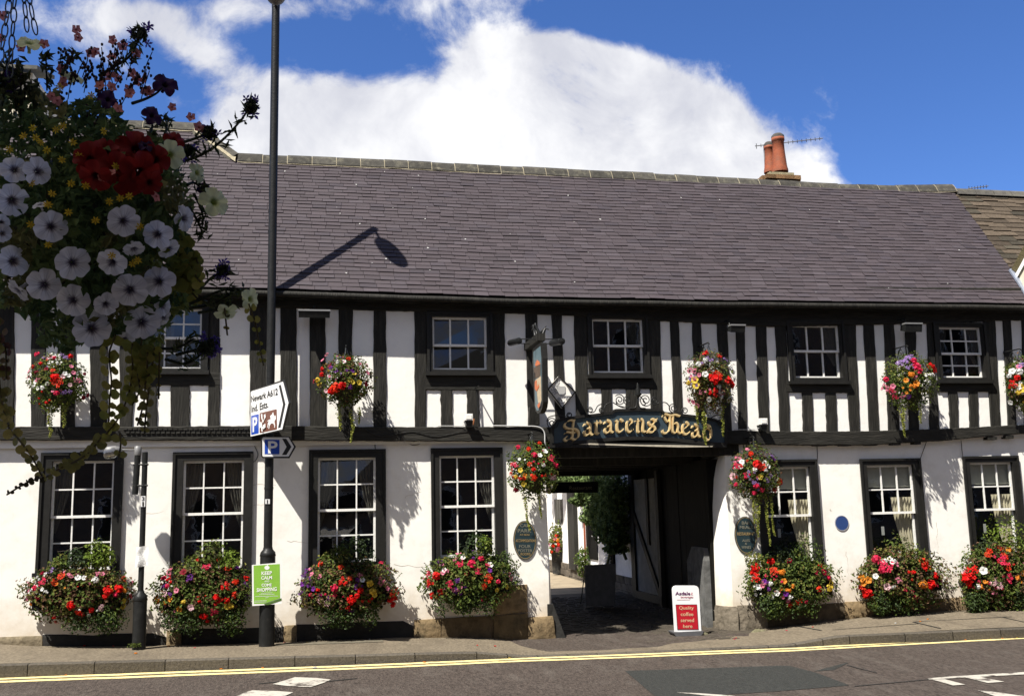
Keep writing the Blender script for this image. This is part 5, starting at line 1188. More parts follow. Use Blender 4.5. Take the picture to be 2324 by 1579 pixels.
def bloom_mesh(name, col, kind, seed):
    rg = random.Random(seed); mb = MB()
    if kind == 'ball':      # full double flower head
        mb.ell((0, 0, .15), (.6, .6, .45), 8, 5, tuple(q*.6 for q in col))
        for i in range(26):
            dv = rdir(rg); dv.z = abs(dv.z)*.9+.05; dv.normalize(); leaf(mb, dv*rg.uniform(.45, .85), dv+rdir(rg)*.35, rg.uniform(.55, .85), vary(col, rg, .3), rg, 1.0, .12)
    elif kind == 'umbel':   # cluster of small separate florets
        mb.ell((0, 0, .1), (.5, .5, .35), 8, 5, (.05,.07,.02))
        for i in range(13):
            dv = rdir(rg); dv.z = abs(dv.z)*.8; p = dv*rg.uniform(.5, 1.0)
            for j in range(4):
                a = j*1.571+rg.random(); e = Vector((math.cos(a), math.sin(a), .3))*.2; leaf(mb, p+e, Vector((0, 0, 1))+rdir(rg)*.5, .32, vary(col, rg, .2), rg, .9, .05)
    else:                   # open five-lobed flower
        k = 20; vs = [(0, 0, -.25)]; cs = [tuple(q*.35 for q in col)]
        for rr, h in ((.35, .0), (.95, .16)):
            for j in range(k):
                a = 6.2832*j/k; l = rr*(1-.16*abs(math.cos(2.5*a))**3 if rr > .5 else 1); vs.append((l*math.cos(a), l*math.sin(a), h+.06*math.sin(5*a))); cs.append(vary(col, rg, .08))
        mb.add(vs, [(0, 1+j, 1+(j+1) % k) for j in range(k)]+[(1+j, 1+k+j, 1+k+(j+1) % k, 1+(j+1) % k) for j in range(k)], cs)
    return mb.mesh(name, PETAL)
BL = {}
for i, (c, col) in enumerate(COLS.items()):
    kinds = {'r': ('ball', 'ball', 'umbel'), 's': ('ball', 'umbel'), 'p': ('umbel', 'ball'), 'k': ('umbel', 'open'), 'l': ('open', 'umbel'), 'w': ('open', 'ball'), 'y': ('ball', 'open'), 'o': ('ball', 'open'), 'u': ('open', 'umbel'), 'v': ('umbel',), 'd': ('open', 'ball')}[c]
    BL[c] = [bloom_mesh(CNAME[c], col, kd, i*10+j) for j, kd in enumerate(kinds)]
def put_bloom(root, mi, c, p, nrm, r, rg):
    o = bpy.data.objects.new(CNAME[c], rg.choice(BL[c])); COL.objects.link(o)
    o.parent = root; o.matrix_parent_inverse = mi
    o.rotation_mode = 'QUATERNION'
    q = Vector((0, 0, 1)).rotation_difference(nrm.normalized()) @ Vector((1, 0, 0)).rotation_difference(Vector((math.cos(rg.uniform(0, 6)), .8*math.sin(rg.uniform(0, 6)), .02)).normalized())
    o.location = p; o.rotation_quaternion = q; o.scale = (r, r, r)
    return o
def trail(root_t, name, p0, length, rg, wid, cols=((.25,.27,.045),(.18,.22,.04),(.30,.30,.07)), dens=420, m=None, sway=.05, size=.026):
    mb = MB(); k = 10; pts = [Vector(p0)]; 
    for i in range(k): pts.append(pts[-1]+Vector((rg.uniform(-sway, sway)*.35, rg.uniform(-.01, .008), -length/k)))
    mb.tube(pts, .003, 4, (.10,.10,.03))
    for i in range(int(dens*length)):
        t = rg.random()**.8; a = t*k; j = min(int(a), k-1); p = pts[j].lerp(pts[j+1], a-j)
        wd = wid*(1-.75*t); leaf(mb, p+Vector((rg.uniform(-wd, wd), rg.uniform(-wd, wd), rg.uniform(-.02, .02))), Vector((0, -.6, .4))+rdir(rg)*.8, size*rg.uniform(.6, 1.3), vary(rg.choice(cols), rg, .3), rg, .85)
    return root_t.part(mb, name, LEAF)
PALB = [[G2, G1, G1, G3, G1], [G2, G4, G1, G1, G3], [G2, G1, G4, G3, G2]]
def unit(px, Y): return (d(px+50, 900, Y)-d(px, 900, Y)).length/50     # metres per working pixel near there
def plant_body(Tt, cx, cy, rx, ry, Y, ryd, k, pal, rg, blooms, extra, mix, size=.042, lowflat=0):
    c = d(cx, cy, Y); u_ = unit(cx, Y); R_ = Vector((rx*u_, ryd, ry*u_)); mi = Matrix.Translation(-Tt.e.location)
    mb = MB(); foliage(mb, c, R_, k, size, pal, rg); foliage(mb, c, R_*.62, k//5, size*1.3, [G2], rg, out=.8)
    Tt.part(mb, 'foliage', LEAF)
    def surf(x, y):
        q = ((x-cx)/rx)**2+((y-cy)/ry)**2; dy = ryd*math.sqrt(max(.03, 1-q)); return Y-dy*.97
    def add(x, y, cc, r):
        Ys = surf(x, y); p = d(x, y, Ys); nr = Vector(((p.x-c.x)/R_.x, (p.y-c.y)/R_.y-.35, (p.z-c.z)/R_.z+.2)); put_bloom(Tt.e, mi, cc, p, nr, r*u_*rg.uniform(.9, 1.1), rg)
    for b in blooms: add(b[0]+rg.uniform(-1, 1), b[1]+rg.uniform(-1, 1), b[2], b[3] if len(b) > 3 else 6.2)
    i = 0
    while i < extra:      # the rest grow in loose drifts of one colour
        a = rg.uniform(0, 6.2832); q = math.sqrt(rg.random())*.95; cc_ = rg.choice(mix); x0, y0 = cx+rx*q*math.cos(a), cy+ry*q*math.sin(a)
        for j in range(rg.choice((2, 4, 6))):
            add(x0+rg.gauss(0, 9), y0+rg.gauss(0, 6), cc_, rg.choice((2.2, 2.8, 3.6, 5.0))); i += 1
    return c, u_, R_

def hanging(cx, cy, rx, ry, Y, label, blooms, trails, mix, seed, pal=0, extra=24, hook=None, arm=True):
    rg = random.Random(seed); Tt = T('hanging_basket', label, 'hanging basket', tuple(d(cx, cy, Y)), 'flower baskets hung on the inn front')
    c, u_, R_ = plant_body(Tt, cx, cy, rx, ry, Y, .30, 3000, PALB[pal], rg, blooms, extra, mix, .045)
    bw = MB().lathe(c+Vector((0, 0, -R_.z*.15)), [(.20, 0), (.19, -.12), (.13, -.24), (.03, -.30)], 16); Tt.part(bw, 'bowl', MOSS)
    for tx, y0, y1, wd in trails: trail(Tt, 'trailing_stem', d(tx, y0, Y-.12), (y1-y0)*u_, rg, wd)
    hk = c+Vector((0, 0, R_.z+.12))
    for a in (0, 2.1, 4.2): Tt.part(MB().tube([c+Vector((.19*math.cos(a), .19*math.sin(a), -R_.z*.1)), hk], .006, 5), 'chain', CHAIN)
    if arm:
        b = MB().tube([hk+Vector((0, -.04, .0)), hk+Vector((0, .0, .03)), (hk.x, -.06, hk.z+.03)], .012, 6).tube(spiral((hk.x, Y*.55, hk.z-.09), .015, .10, 1.57, 1.4, 20, Vector((0, 1, 0)), Vector((0, 0, 1))), .009, 6).tube([(hk.x, -.07, hk.z+.06), (hk.x, -.07, hk.z-.30), (hk.x, Y*.6, hk.z+.02)], .009, 6)
        ip(b, 'basket_bracket', METALBLACK)
    return Tt
hanging(130, 868, 66, 72, -.50, 'red and pink hanging basket above the first lower window at far left', [(124,858,'r',13),(133,866,'s',12),(142,796,'r',8),(160,809,'r',8),(85,805,'p',8),(115,810,'k',9),(124,813,'p'),(92,826,'r'),(76,834,'r'),(104,838,'d'),(83,845,'d'),(120,842,'s'),(162,832,'k'),(166,846,'k'),(148,848,'w'),(156,852,'w'),(142,854,'l'),(158,874,'l'),(172,863,'k'),(180,863,'k'),(191,849,'d'),(78,877,'w'),(86,880,'w'),(96,880,'w'),(108,871,'w'),(81,867,'w'),(127,892,'p',8),(85,862,'k'),(199,897,'d'),(190,903,'d'),(66,842,'k'),(66,856,'k'),(150,812,'v'),(140,805,'v'),(100,812,'v')],
 [(118,918,995,.05),(148,915,972,.05),(112,915,965,.03)], 'rrkkpwv', 21, 0)
hanging(785, 865, 58, 62, -.55, 'red purple and yellow hanging basket right of the tall lamp column', [(762,881,'s',14),(776,874,'r',12),(753,888,'r',10),(732,839,'r',8),(732,851,'r',8),(721,862,'y',8),(725,873,'y',8),(805,848,'y',6),(794,862,'y',6),(800,868,'y',6),(814,868,'y',7),(762,842,'u'),(788,841,'u'),(799,841,'u'),(752,836,'u'),(797,878,'u'),(768,822,'w'),(780,821,'w'),(817,828,'k'),(832,830,'k'),(834,846,'k'),(742,806,'k'),(733,816,'k'),(714,866,'p'),(741,886,'l'),(770,812,'v'),(790,815,'s'),(840,855,'k'),(830,870,'d')],
 [(795,930,1003,.035),(770,925,975,.05),(815,925,960,.04)], 'kkuvydd', 22, 1)
hanging(1612, 866, 52, 66, -.50, 'white red and yellow hanging basket overlapping the right end of the name board', [(1621,859,'r',15),(1631,852,'s',11),(1651,865,'r',13),(1659,874,'r',10),(1618,890,'r',11),(1601,805,'r',8),(1631,810,'r',7),(1600,818,'w',8),(1585,827,'w',8),(1601,849,'w',7),(1656,834,'w',9),(1662,845,'w',8),(1631,877,'w'),(1635,889,'w'),(1635,902,'w'),(1609,905,'w'),(1658,905,'w',7),(1652,908,'w'),(1668,857,'w'),(1665,862,'w'),(1577,861,'y',8),(1565,869,'y',8),(1580,874,'y',8),(1646,817,'v',8),(1566,842,'k'),(1575,842,'k'),(1566,907,'k'),(1574,912,'k'),(1582,920,'k')],
 [(1598,925,1003,.05),(1640,920,985,.04),(1580,920,960,.03)], 'wwrkvv', 23, 2)
hanging(2065, 866, 55, 58, -.50, 'lilac topped hanging basket between the fourth and fifth upper windows', [(2080,834,'p',12),(2084,842,'p',10),(2072,821,'p',9),(2109,834,'r',11),(2113,841,'r',11),(2043,824,'v',8),(2055,822,'v',8),(2068,811,'v',8),(2060,815,'v',8),(2012,862,'p',8),(2008,879,'k',8),(2016,883,'k'),(2027,877,'k'),(2068,850,'o',7),(2080,871,'o',8),(2055,863,'o'),(2076,876,'o'),(2100,851,'w'),(2108,851,'w'),(2116,852,'w'),(2105,882,'w'),(2108,870,'w'),(2031,900,'p'),(2060,900,'u'),(2050,898,'k'),(2024,886,'p')],
 [(2042,925,985,.035),(2050,925,970,.03),(2090,925,955,.045)], 'kpvow', 24, 0)
hanging(2322, 868, 36, 52, -.50, 'half seen white red and yellow hanging basket at the right edge', [(2297,842,'w',8),(2313,844,'w',9),(2291,852,'w'),(2293,912,'w'),(2299,872,'r',10),(2308,857,'r',8),(2316,881,'y',9),(2311,892,'y',7),(2320,830,'v',8),(2312,832,'k')],
 [(2320,915,935,.04)], 'wryk', 25, 1, 16)
hanging(1210, 1066, 56, 62, -.50, 'pink and white hanging basket left of the archway above the oval board', [(1213,1032,'p',8),(1249,1043,'p',10),(1167,1057,'p',10),(1260,1057,'p',8),(1177,1014,'p',7),(1237,1024,'w',7),(1225,1032,'w'),(1233,1055,'w'),(1202,1052,'s'),(1224,1006,'s'),(1181,1067,'y'),(1191,1079,'o'),(1172,1083,'y'),(1189,1098,'y'),(1212,1082,'s',10),(1254,1085,'l'),(1260,1083,'l'),(1248,1082,'l'),(1243,1112,'l'),(1172,1112,'d',8),(1251,1104,'w'),(1162,1080,'w'),(1200,1020,'s'),(1210,1065,'r')],
 [(1189,1122,1197,.035),(1224,1120,1170,.03)], 'pswkr', 26, 0)
hanging(1715, 1074, 54, 58, -.50, 'red and white hanging basket right of the archway over the fifth lower window', [(1718,1055,'r',13),(1726,1060,'s',10),(1737,1051,'w',8),(1741,1057,'w',7),(1715,1066,'w'),(1737,1067,'w'),(1675,1043,'k',8),(1684,1048,'w'),(1673,1058,'p',8),(1696,1020,'k'),(1663,1080,'l',8),(1766,1094,'r',11),(1756,1108,'r',10),(1715,1102,'p',7),(1728,1110,'p'),(1712,1117,'p'),(1755,1042,'u',8),(1748,1078,'v'),(1725,1082,'y'),(1672,1100,'p'),(1705,1030,'s'),(1750,1035,'v')],
 [(1718,1120,1205,.05),(1735,1120,1225,.03),(1750,1120,1205,.025),(1708,1120,1180,.03)], 'rpkwv', 27, 1)

def window_box(cx, cy, rx, ry, label, blooms, bushes, mix, seed, pal=0, extra=38, Y=-.24):
    rg = random.Random(seed); c0 = d(cx, cy, Y); Tt = T('window_box', label, 'window box', (c0.x, Y, c0.z-.2), 'flower boxes under the lower windows')
    c, u_, R_ = plant_body(Tt, cx, cy, rx, ry, Y, .30, 5200, PALB[pal], rg, blooms, extra, mix, .052)
    Tt.part(MB().box(c.x-R_.x*.8, c.x+R_.x*.8, -.36, -.03, c.z-.22, c.z+.02), 'trough', WOODDARK)
    mb = MB()
    for i in range(7):   # ivy hanging over the front edge
        px = cx+rx*rg.uniform(-.72, .72); p = d(px, cy+ry*.85, Y-.12); foliage(mb, p, (.20, .12, .24), 230, .042, [G1, G2, (.07,.10,.045)], rg)
    Tt.part(mb, 'ivy', LEAF)
    for bx, by_, br, cols in bushes:
        mb = MB(); p = d(bx, by_, Y+.02); foliage(mb, p, (br*u_, .22, br*u_*1.05), int(12*br), .05, cols, rg, .25); Tt.part(mb, 'leafy_bush', LEAF)
    mb = MB()
    for i in range(9):  # stray shoots
        a = rg.uniform(-.3, 3.4); p = c+Vector((R_.x*math.cos(a)*.95, rg.uniform(-.2, .05), R_.z*abs(math.sin(a))*.9)); q = p+Vector((math.cos(a)*.1, rg.uniform(-.06, .02), .05+.10*rg.random()))
        mb.tube([p, p.lerp(q, .5)+Vector((0, 0, .015)), q], .003, 4, G1)
        for j in range(4): leaf(mb, p.lerp(q, .4+.2*j), rdir(rg), .035, vary(G1, rg), rg)
    Tt.part(mb, 'stray_leaves', LEAF)
YG, DK, OL = [(.15,.20,.03), (.10,.15,.02), (.19,.23,.05)], [G2, (.04,.055,.03), (.035,.06,.02)], [G3, G1, (.06,.06,.03)]
window_box(180, 1345, 122, 66, 'window box with yellow green bush below the first lower window', [(245,1340,'r',14),(268,1337,'r',12),(239,1353,'r',9),(162,1372,'r',12),(178,1387,'s',10),(186,1394,'r',8),(140,1308,'s',10),(122,1320,'s',9),(99,1320,'p',10),(96,1300,'p'),(69,1323,'k',8),(79,1334,'p',8),(63,1356,'k',8),(85,1358,'p'),(176,1311,'w',8),(214,1316,'w',9),(191,1310,'w'),(222,1302,'k',8),(233,1302,'k'),(280,1313,'s',8),(297,1323,'k',8),(293,1352,'p',8),(262,1349,'p',8),(280,1375,'y',8),(281,1364,'y',7),(283,1340,'o',7),(230,1378,'l',8),(73,1370,'o'),(117,1294,'v',9),(207,1383,'r',8),(125,1399,'r'),(128,1408,'r'),(66,1340,'k')], [(224,1262,36,YG),(170,1278,34,DK),(135,1285,25,OL)], 'kprwoy', 31, 2)
window_box(462, 1345, 112, 72, 'window box with orange blooms at its left end below the second lower window', [(490,1356,'r',12),(515,1362,'r',10),(515,1291,'s',9),(469,1287,'p',9),(495,1270,'r'),(450,1271,'r'),(534,1320,'s',8),(511,1331,'r',12),(558,1313,'r',9),(531,1349,'s',8),(463,1395,'r',12),(485,1385,'p',10),(515,1373,'y',11),(524,1374,'y',8),(356,1356,'o',9),(359,1365,'o',8),(386,1357,'o',8),(407,1382,'o',9),(366,1376,'o',7),(374,1367,'o'),(417,1365,'y'),(433,1378,'l',8),(375,1346,'l',8),(388,1348,'u'),(385,1299,'k',9),(417,1297,'d',10),(372,1313,'p',8),(433,1310,'u',9),(537,1288,'u',8),(556,1323,'u'),(400,1340,'k'),(470,1408,'r'),(380,1330,'p')], [(480,1262,34,OL),(522,1272,24,YG),(440,1285,26,OL)], 'prkroud', 32, 1)
window_box(792, 1335, 112, 64, 'window box edged with purple flowers below the third lower window', [(698,1297,'u',8),(692,1307,'u',8),(705,1312,'u'),(688,1323,'u',8),(700,1330,'u'),(686,1344,'u',9),(712,1336,'u'),(702,1292,'k'),(727,1280,'s',8),(760,1333,'p',11),(777,1321,'r',11),(797,1360,'r',13),(809,1352,'r',8),(818,1338,'r',8),(892,1348,'r',14),(885,1360,'r',10),(890,1370,'r',8),(773,1285,'s'),(865,1280,'p',8),(839,1323,'y',10),(847,1341,'y',10),(850,1350,'y',7),(708,1303,'k'),(726,1308,'k'),(815,1306,'k'),(864,1320,'k',8),(822,1315,'w'),(876,1290,'k'),(730,1362,'l',8),(742,1367,'l',8),(690,1312,'w'),(795,1312,'s'),(880,1335,'k')], [(805,1262,42,DK),(772,1262,26,OL),(745,1280,24,OL)], 'kuprry', 33, 2)
window_box(1068, 1312, 102, 58, 'window box overlapping the big sandstone block below the fourth lower window', [(1000,1275,'u',8),(1112,1294,'u'),(1040,1318,'u'),(1070,1281,'p',12),(1045,1281,'p',9),(1084,1297,'p',10),(1110,1310,'s',10),(1097,1328,'s',8),(1092,1268,'p',8),(1023,1323,'p',8),(992,1307,'r',12),(975,1300,'p',8),(978,1320,'r',10),(985,1350,'r',11),(1002,1343,'r',11),(1105,1283,'p'),(1008,1293,'w'),(1113,1281,'w',7),(1050,1265,'w'),(1150,1333,'y'),(1128,1338,'y'),(1155,1302,'k'),(1160,1312,'k'),(972,1330,'k'),(1060,1300,'d'),(1130,1320,'p')], [(1082,1245,36,DK),(1098,1232,16,YG),(1140,1280,30,[G1,G2])], 'pprkwu', 34, 0)
window_box(1797, 1322, 100, 58, 'window box with a yellow bloom at its right end below the fifth lower window', [(1715,1289,'r',12),(1708,1300,'r'),(1718,1311,'r',11),(1750,1276,'r',10),(1791,1272,'p',8),(1756,1293,'s',8),(1858,1336,'s',8),(1812,1363,'r',8),(1791,1369,'r',8),(1868,1299,'p',9),(1860,1283,'r'),(1885,1325,'y',12),(1880,1332,'y',9),(1748,1325,'w'),(1762,1345,'w'),(1793,1355,'w'),(1720,1330,'w'),(1750,1352,'w'),(1784,1346,'u'),(1865,1342,'u'),(1872,1338,'u'),(1774,1298,'o',8),(1780,1319,'o',7),(1880,1310,'p'),(1850,1300,'p')], [(1830,1262,40,[G1,G2,G1]),(1775,1268,26,DK),(1715,1275,20,[G1,G3])], 'rpwouk', 35, 0)
window_box(2045, 1312, 98, 60, 'window box with crimson and orange blooms below the sixth lower window', [(1988,1270,'p',10),(2011,1288,'p',14),(2002,1292,'p',9),(2095,1278,'s',12),(2098,1290,'r',8),(2122,1306,'r',9),(2112,1325,'r',12),(2093,1325,'o',11),(1955,1312,'o',8),(1970,1315,'o',8),(1957,1334,'s',8),(1970,1346,'r',12),(1978,1352,'r',9),(1964,1350,'r',8),(2135,1315,'k',8),(2039,1315,'k'),(2008,1272,'w',7),(2020,1268,'w'),(2030,1272,'w'),(1987,1307,'w'),(2014,1331,'l',7),(2026,1331,'w'),(2000,1355,'w'),(2008,1362,'w'),(2125,1325,'p'),(1960,1323,'o')], [(2045,1258,38,OL),(2080,1270,22,YG)], 'rpowwk', 36, 2)
window_box(2272, 1305, 92, 66, 'window box with tall yellow green bush below the last lower window at right', [(2197,1312,'r',14),(2208,1296,'r',12),(2200,1325,'r',9),(2275,1274,'p',11),(2288,1310,'p',10),(2245,1250,'s',7),(2265,1246,'s',7),(2240,1258,'s',7),(2280,1262,'s',7),(2283,1285,'s',8),(2232,1294,'w',8),(2253,1320,'l',8),(2266,1327,'l',7),(2190,1296,'l',7),(2220,1330,'w'),(2310,1310,'o'),(2320,1300,'o')], [(2285,1222,44,YG),(2248,1258,34,DK),(2318,1250,36,[G1,G3])], 'prwkoo', 37, 1)

# --- petals fallen on the pavement
fp = None; rg = random.Random(77)
PET = {}
for c in 'rpoyw': PET[c] = bloom_mesh('fallen_petal', COLS[c], 'ball', ord(c))
for i, (px, py, c) in enumerate([(205,1572,'r'),(276,1573,'r'),(427,1568,'y'),(410,1572,'o'),(474,1577,'p'),(694,1564,'p'),(748,1563,'y'),(1162,1571,'r'),(1205,1572,'r'),(1788,1556,'p'),(1792,1553,'r'),(2259,1507,'o'),(1915,1534,'p'),(1979,1526,'r'),(2240,1512,'o'),(900,1556,'w'),(330,1590,'o'),(1033,1611,'o'),(1240,1599,'y'),(2410,1548,'o'),(2440,1546,'o'),(2475,1543,'y'),(2350,1553,'o'),(540,1620,'o'),(767,1625,'w'),(160,1640,'o'),(640,1626,'o'),(2180,1516,'w')]):
    r = ray(px/K, py/K); Y = -.3; 
    p = None
    for it in range(60):    # where the sight line meets pavement or gutter
        Y = .2-it*.05; q = n(px, py, Y); g_ = zpave(q.x, Y) if Y > -2.0 else zroad(q.x)
        if q.z >= g_: p = q; break
    if p is None: continue
    o = bpy.data.objects.new('fallen_petal', PET[c]); COL.objects.link(o); s_ = rg.uniform(.022, .04); o.scale = (s_, s_*.8, s_*.35); o.location = (p.x, p.y, (zpave(p.x, p.y) if p.y > -2.0 else zroad(p.x))+.008); o.rotation_euler = (0, 0, rg.uniform(0, 6))
    tag(o, 'fallen flower petals lying on the pavement and in the gutter', 'petal', 'fallen petals on the ground')
def tuft(px, py, Y, label, r=.10, k=60):
    p = n(px, py, Y); mb = MB(); rg = random.Random(px)
    for i in range(k):
        a = rg.uniform(0, 6.28); q = p+Vector((math.cos(a)*r*rg.random(), math.sin(a)*r*.6*rg.random(), rg.uniform(0, .05))); leaf(mb, q, rdir(rg)+Vector((0, -.3, .6)), .04, vary((.10,.13,.03), rg), rg)
    tag(mb.build('weed', LEAF), label, 'weed')
tuft(327, 1574, -.62, 'small green weeds at the foot of the short post')
tuft(1720, 1546, -.1, 'small green weeds beside the swing board at the archway', .14)

# --- greenery in the courtyard
rg = random.Random(91)
CRP = T('climbing_creeper', 'dark glossy creeper cascading down the courtyard wall beyond the arch', 'creeper', tuple(yc(620, 700)))
mb = MB()
for px, py, r_ in ((600,250,.45),(700,300,.5),(520,190,.4),(400,180,.35),(640,450,.5),(720,480,.5),(760,380,.5),(590,560,.38),(700,620,.42),(770,600,.45),(300,170,.3),(200,160,.3),(100,160,.3),(800,250,.55),(650,160,.4),(480,400,.25),(850,330,.5),(850,480,.5),(840,620,.45),(800,720,.4),(740,740,.3),(850,780,.35),(520,300,.35),(840,880,.22)):
    p = yc(px, py); foliage(mb, (p.x-.32, p.y, p.z), (.30, r_, r_*.62), 430, .10, [G2, (.09,.13,.04), (.17,.23,.09), (.10,.15,.05)], rg, .25, .5)
CRP.part(mb, 'foliage', LEAF)
mb = MB()
for a, b in (((640,1300),(760,800)), ((760,800),(800,300)), ((790,850),(760,500)), ((850,1000),(800,650))): p, q = yc(*a), yc(*b); mb.tube([(p.x-.1, p.y, p.z), ((p.x+q.x)/2-.18, (p.y+q.y)/2+.1, (p.z+q.z)/2), (q.x-.2, q.y, q.z)], .035, 6, (.06,.05,.035))
CRP.part(mb, 'stem', STEM)
def potplant(px, py, rx, rz, pot, label, cols, bl=None, yb=1410, k=1200, sz=.07):
    g_ = onz(px, yb, .24); r_ = ray(px/K, py/K); p = CAMP+r_*((g_.y-CAMP.y)/r_.y); Tt = T('potted_shrub', label, 'potted plant', (p.x, p.y, .22)); mb = MB(); u_ = (p-CAMP).length/PF/K
    foliage(mb, p, (rx*u_, rx*u_, rz*u_), k, sz, cols, rg, .25); Tt.part(mb, 'foliage', LEAF)
    Tt.part(MB().lathe((p.x, p.y, .22), [(.16, 0), (.2, max(.1, p.z-rz*u_*.6-.2)), (.22, max(.1, p.z-rz*u_*.6-.2))], 16, pot), 'pot', RIDGE)
    mi = Matrix.Translation(-Tt.e.location)
    for i in range(bl[1] if bl else 0):
        dv = rdir(rg); dv.y = -abs(dv.y); dv.x = -abs(dv.x); q = p+Vector((dv.x*rx*u_, dv.y*rx*u_, dv.z*rz*u_*.6-rz*u_*.15)); put_bloom(Tt.e, mi, rg.choice(bl[0]), q, dv, .07, rg)
potplant(1434, 1367, 34, 36, (.06,.05,.04), 'round leafy shrub in a pot behind the chalkboard', [G2, G1, G1, (.04,.08,.03)], None, 1411)
potplant(1357, 1318, 20, 44, (.03,.03,.03), 'tall flowering planter against the courtyard wall at the left of the arch', [G1, G3, (.12,.16,.03)], ('rpsko', 14), 1394)

# ------------------------------------------------------------------ the big hanging basket close to the viewer
rg = random.Random(5)
FB_ = T('hanging_basket', 'huge shaded hanging basket of white petunias close to the viewer at left', 'hanging basket', tuple(at(190, 470, 2.1)))
FMI = Matrix.Translation(-FB_.e.location)
CXF, CYF, RXF, RYF = 195.0, 480.0, 255.0, 300.0
def fdepth(x, y):
    q = ((x-CXF)/RXF)**2+((y-CYF)/RYF)**2
    return 2.12-.27*math.sqrt(max(0, 1-q)) if q < 1 else 2.12-.02*min(q-1, 1)
def fp(x, y, dd=0): return at(x, y, fdepth(x, y)+dd)
MASS = [(-60,210),(10,190),(60,215),(120,195),(190,235),(235,225),(265,275),(330,290),(385,330),(420,400),(430,480),(425,560),(440,640),(455,690),(400,705),(385,745),(360,790),(280,792),(225,765),(150,800),(90,770),(60,735),(40,690),(-60,720)]
def inside(x, y, P):
    c = False; j = len(P)-1
    for i in range(len(P)):
        if (P[i][1] > y) != (P[j][1] > y) and x < (P[j][0]-P[i][0])*(y-P[i][1])/(P[j][1]-P[i][1])+P[i][0]: c = not c
        j = i
    return c
FG, FGD, FGO, FGY = (.11,.15,.05), (.06,.095,.034), (.15,.145,.055), (.20,.21,.035)
TC = -_F
mb = MB()
for i in range(9000):
    x, y = rg.uniform(-70, 470), rg.uniform(180, 810)
    jx, jy = x+26*mnoise.noise((x*.02, y*.02, 1)), y+26*mnoise.noise((x*.02, y*.02, 9))
    if not inside(jx, jy, MASS): continue
    p = fp(x, y, rg.uniform(-.02, .30)); cl = mnoise.noise((x*.012, y*.012, 3))
    base = FGD if cl < -.1 else (FG if cl < .25 else FGO)
    if x > 340 and y > 520 and rg.random() < .6: base = (.13,.145,.03)
    leaf(mb, p, TC*.5+rdir(rg)*.8+Vector((0, 0, .3)), rg.uniform(.014, .034), vary(base, rg, .35), rg, .5)
FB_.part(mb, 'foliage', LEAF)
bc = at(185, 520, 2.26); 
FB_.part(MB().ell(bc, (.18, .13, .17), 18, 12, (.03,.03,.015), .03), 'bowl', MOSS)
# petunias
def petunia_mesh(name, col, eye, seed, vein=.8, lobes=5, notch=.17, curl=.16):
    rgp = random.Random(seed); k = 60; rings = (.05, .16, .28, .42, .58, .74, .88, 1.0); vs, cs, fs = [], [], []
    ph = rgp.uniform(0, 6); lob = [rgp.uniform(.93, 1.05) for _ in range(lobes)]
    for i, r_ in enumerate(rings):
        for j in range(k):
            a = 6.2832*j/k; s_ = (a*lobes/6.2832) % 1; li = int(a*lobes/6.2832) % lobes
            edge = 1-notch*(abs(2*s_-1)**5)*(r_**3)+ .02*math.sin(a*11+ph)*r_**3
            rad_ = r_*edge*(1+(lob[li]-1)*r_*math.sin(math.pi*s_))
            z = -.55*math.exp(-(r_/.17)**2)+curl*r_*r_*math.cos(lobes*a+ph*0)*.5-.16*max(0, r_-.72)*(1+.8*math.sin(3*a+ph))+.02*math.sin(17*a)*r_
            vs.append((rad_*math.cos(a), rad_*math.sin(a), z))
            t = min(1, max(0, (r_-.10)/.32)); v_ = vein*(max(0, math.cos(a*15))**4)*max(0, 1-r_*1.15)
            v_ = max(v_, vein*1.1*(max(0, math.cos((s_-.5)*6.2832))**18)*max(0, 1.05-r_)); t = max(0, t-v_*.9)
            rim = .93+.07*math.sin(a*7+ph)
            cs.append(tuple(lerp(e, c_*rim, t**.8) for e, c_ in zip(eye, col)))
    fs = [(i*k+j, (i+1)*k+j, (i+1)*k+(j+1) % k, i*k+(j+1) % k) for i in range(len(rings)-1) for j in range(k)]
    mb = MB(); mb.add(vs, fs, cs, True)
    o = len(vs); tv = []; tf = []      # trumpet behind
    prof = ((.30, -.12), (.17, -.35), (.11, -.75), (.13, -.95))
    for r_, h in prof:
        for j in range(10): tv.append((r_*math.cos(j*.62832), r_*math.sin(j*.62832), h))
    mb.add(tv, [(i*10+j, i*10+(j+1) % 10, (i+1)*10+(j+1) % 10, (i+1)*10+j) for i in range(3) for j in range(10)], tuple(c_*.8 for c_ in col), True)
    return mb.mesh(name, PETAL)
PW_ = [petunia_mesh('white_petunia', (.80,.775,.79), (.055,.035,.075), s) for s in (1, 2, 3, 4)]
PY_ = [petunia_mesh('yellow_petunia', (.74,.76,.44), (.28,.34,.08), s, .35, notch=.26, curl=.3) for s in (5, 6)]
PR_ = [petunia_mesh('red_begonia', (.22,.010,.008), (.07,.004,.004), s, .3, notch=.3, curl=.4) for s in (7, 8)]
PM_ = [petunia_mesh('purple_petunia', (.045,.015,.055), (.02,.008,.02), s, .3, notch=.24, curl=.5) for s in (9, 10)]
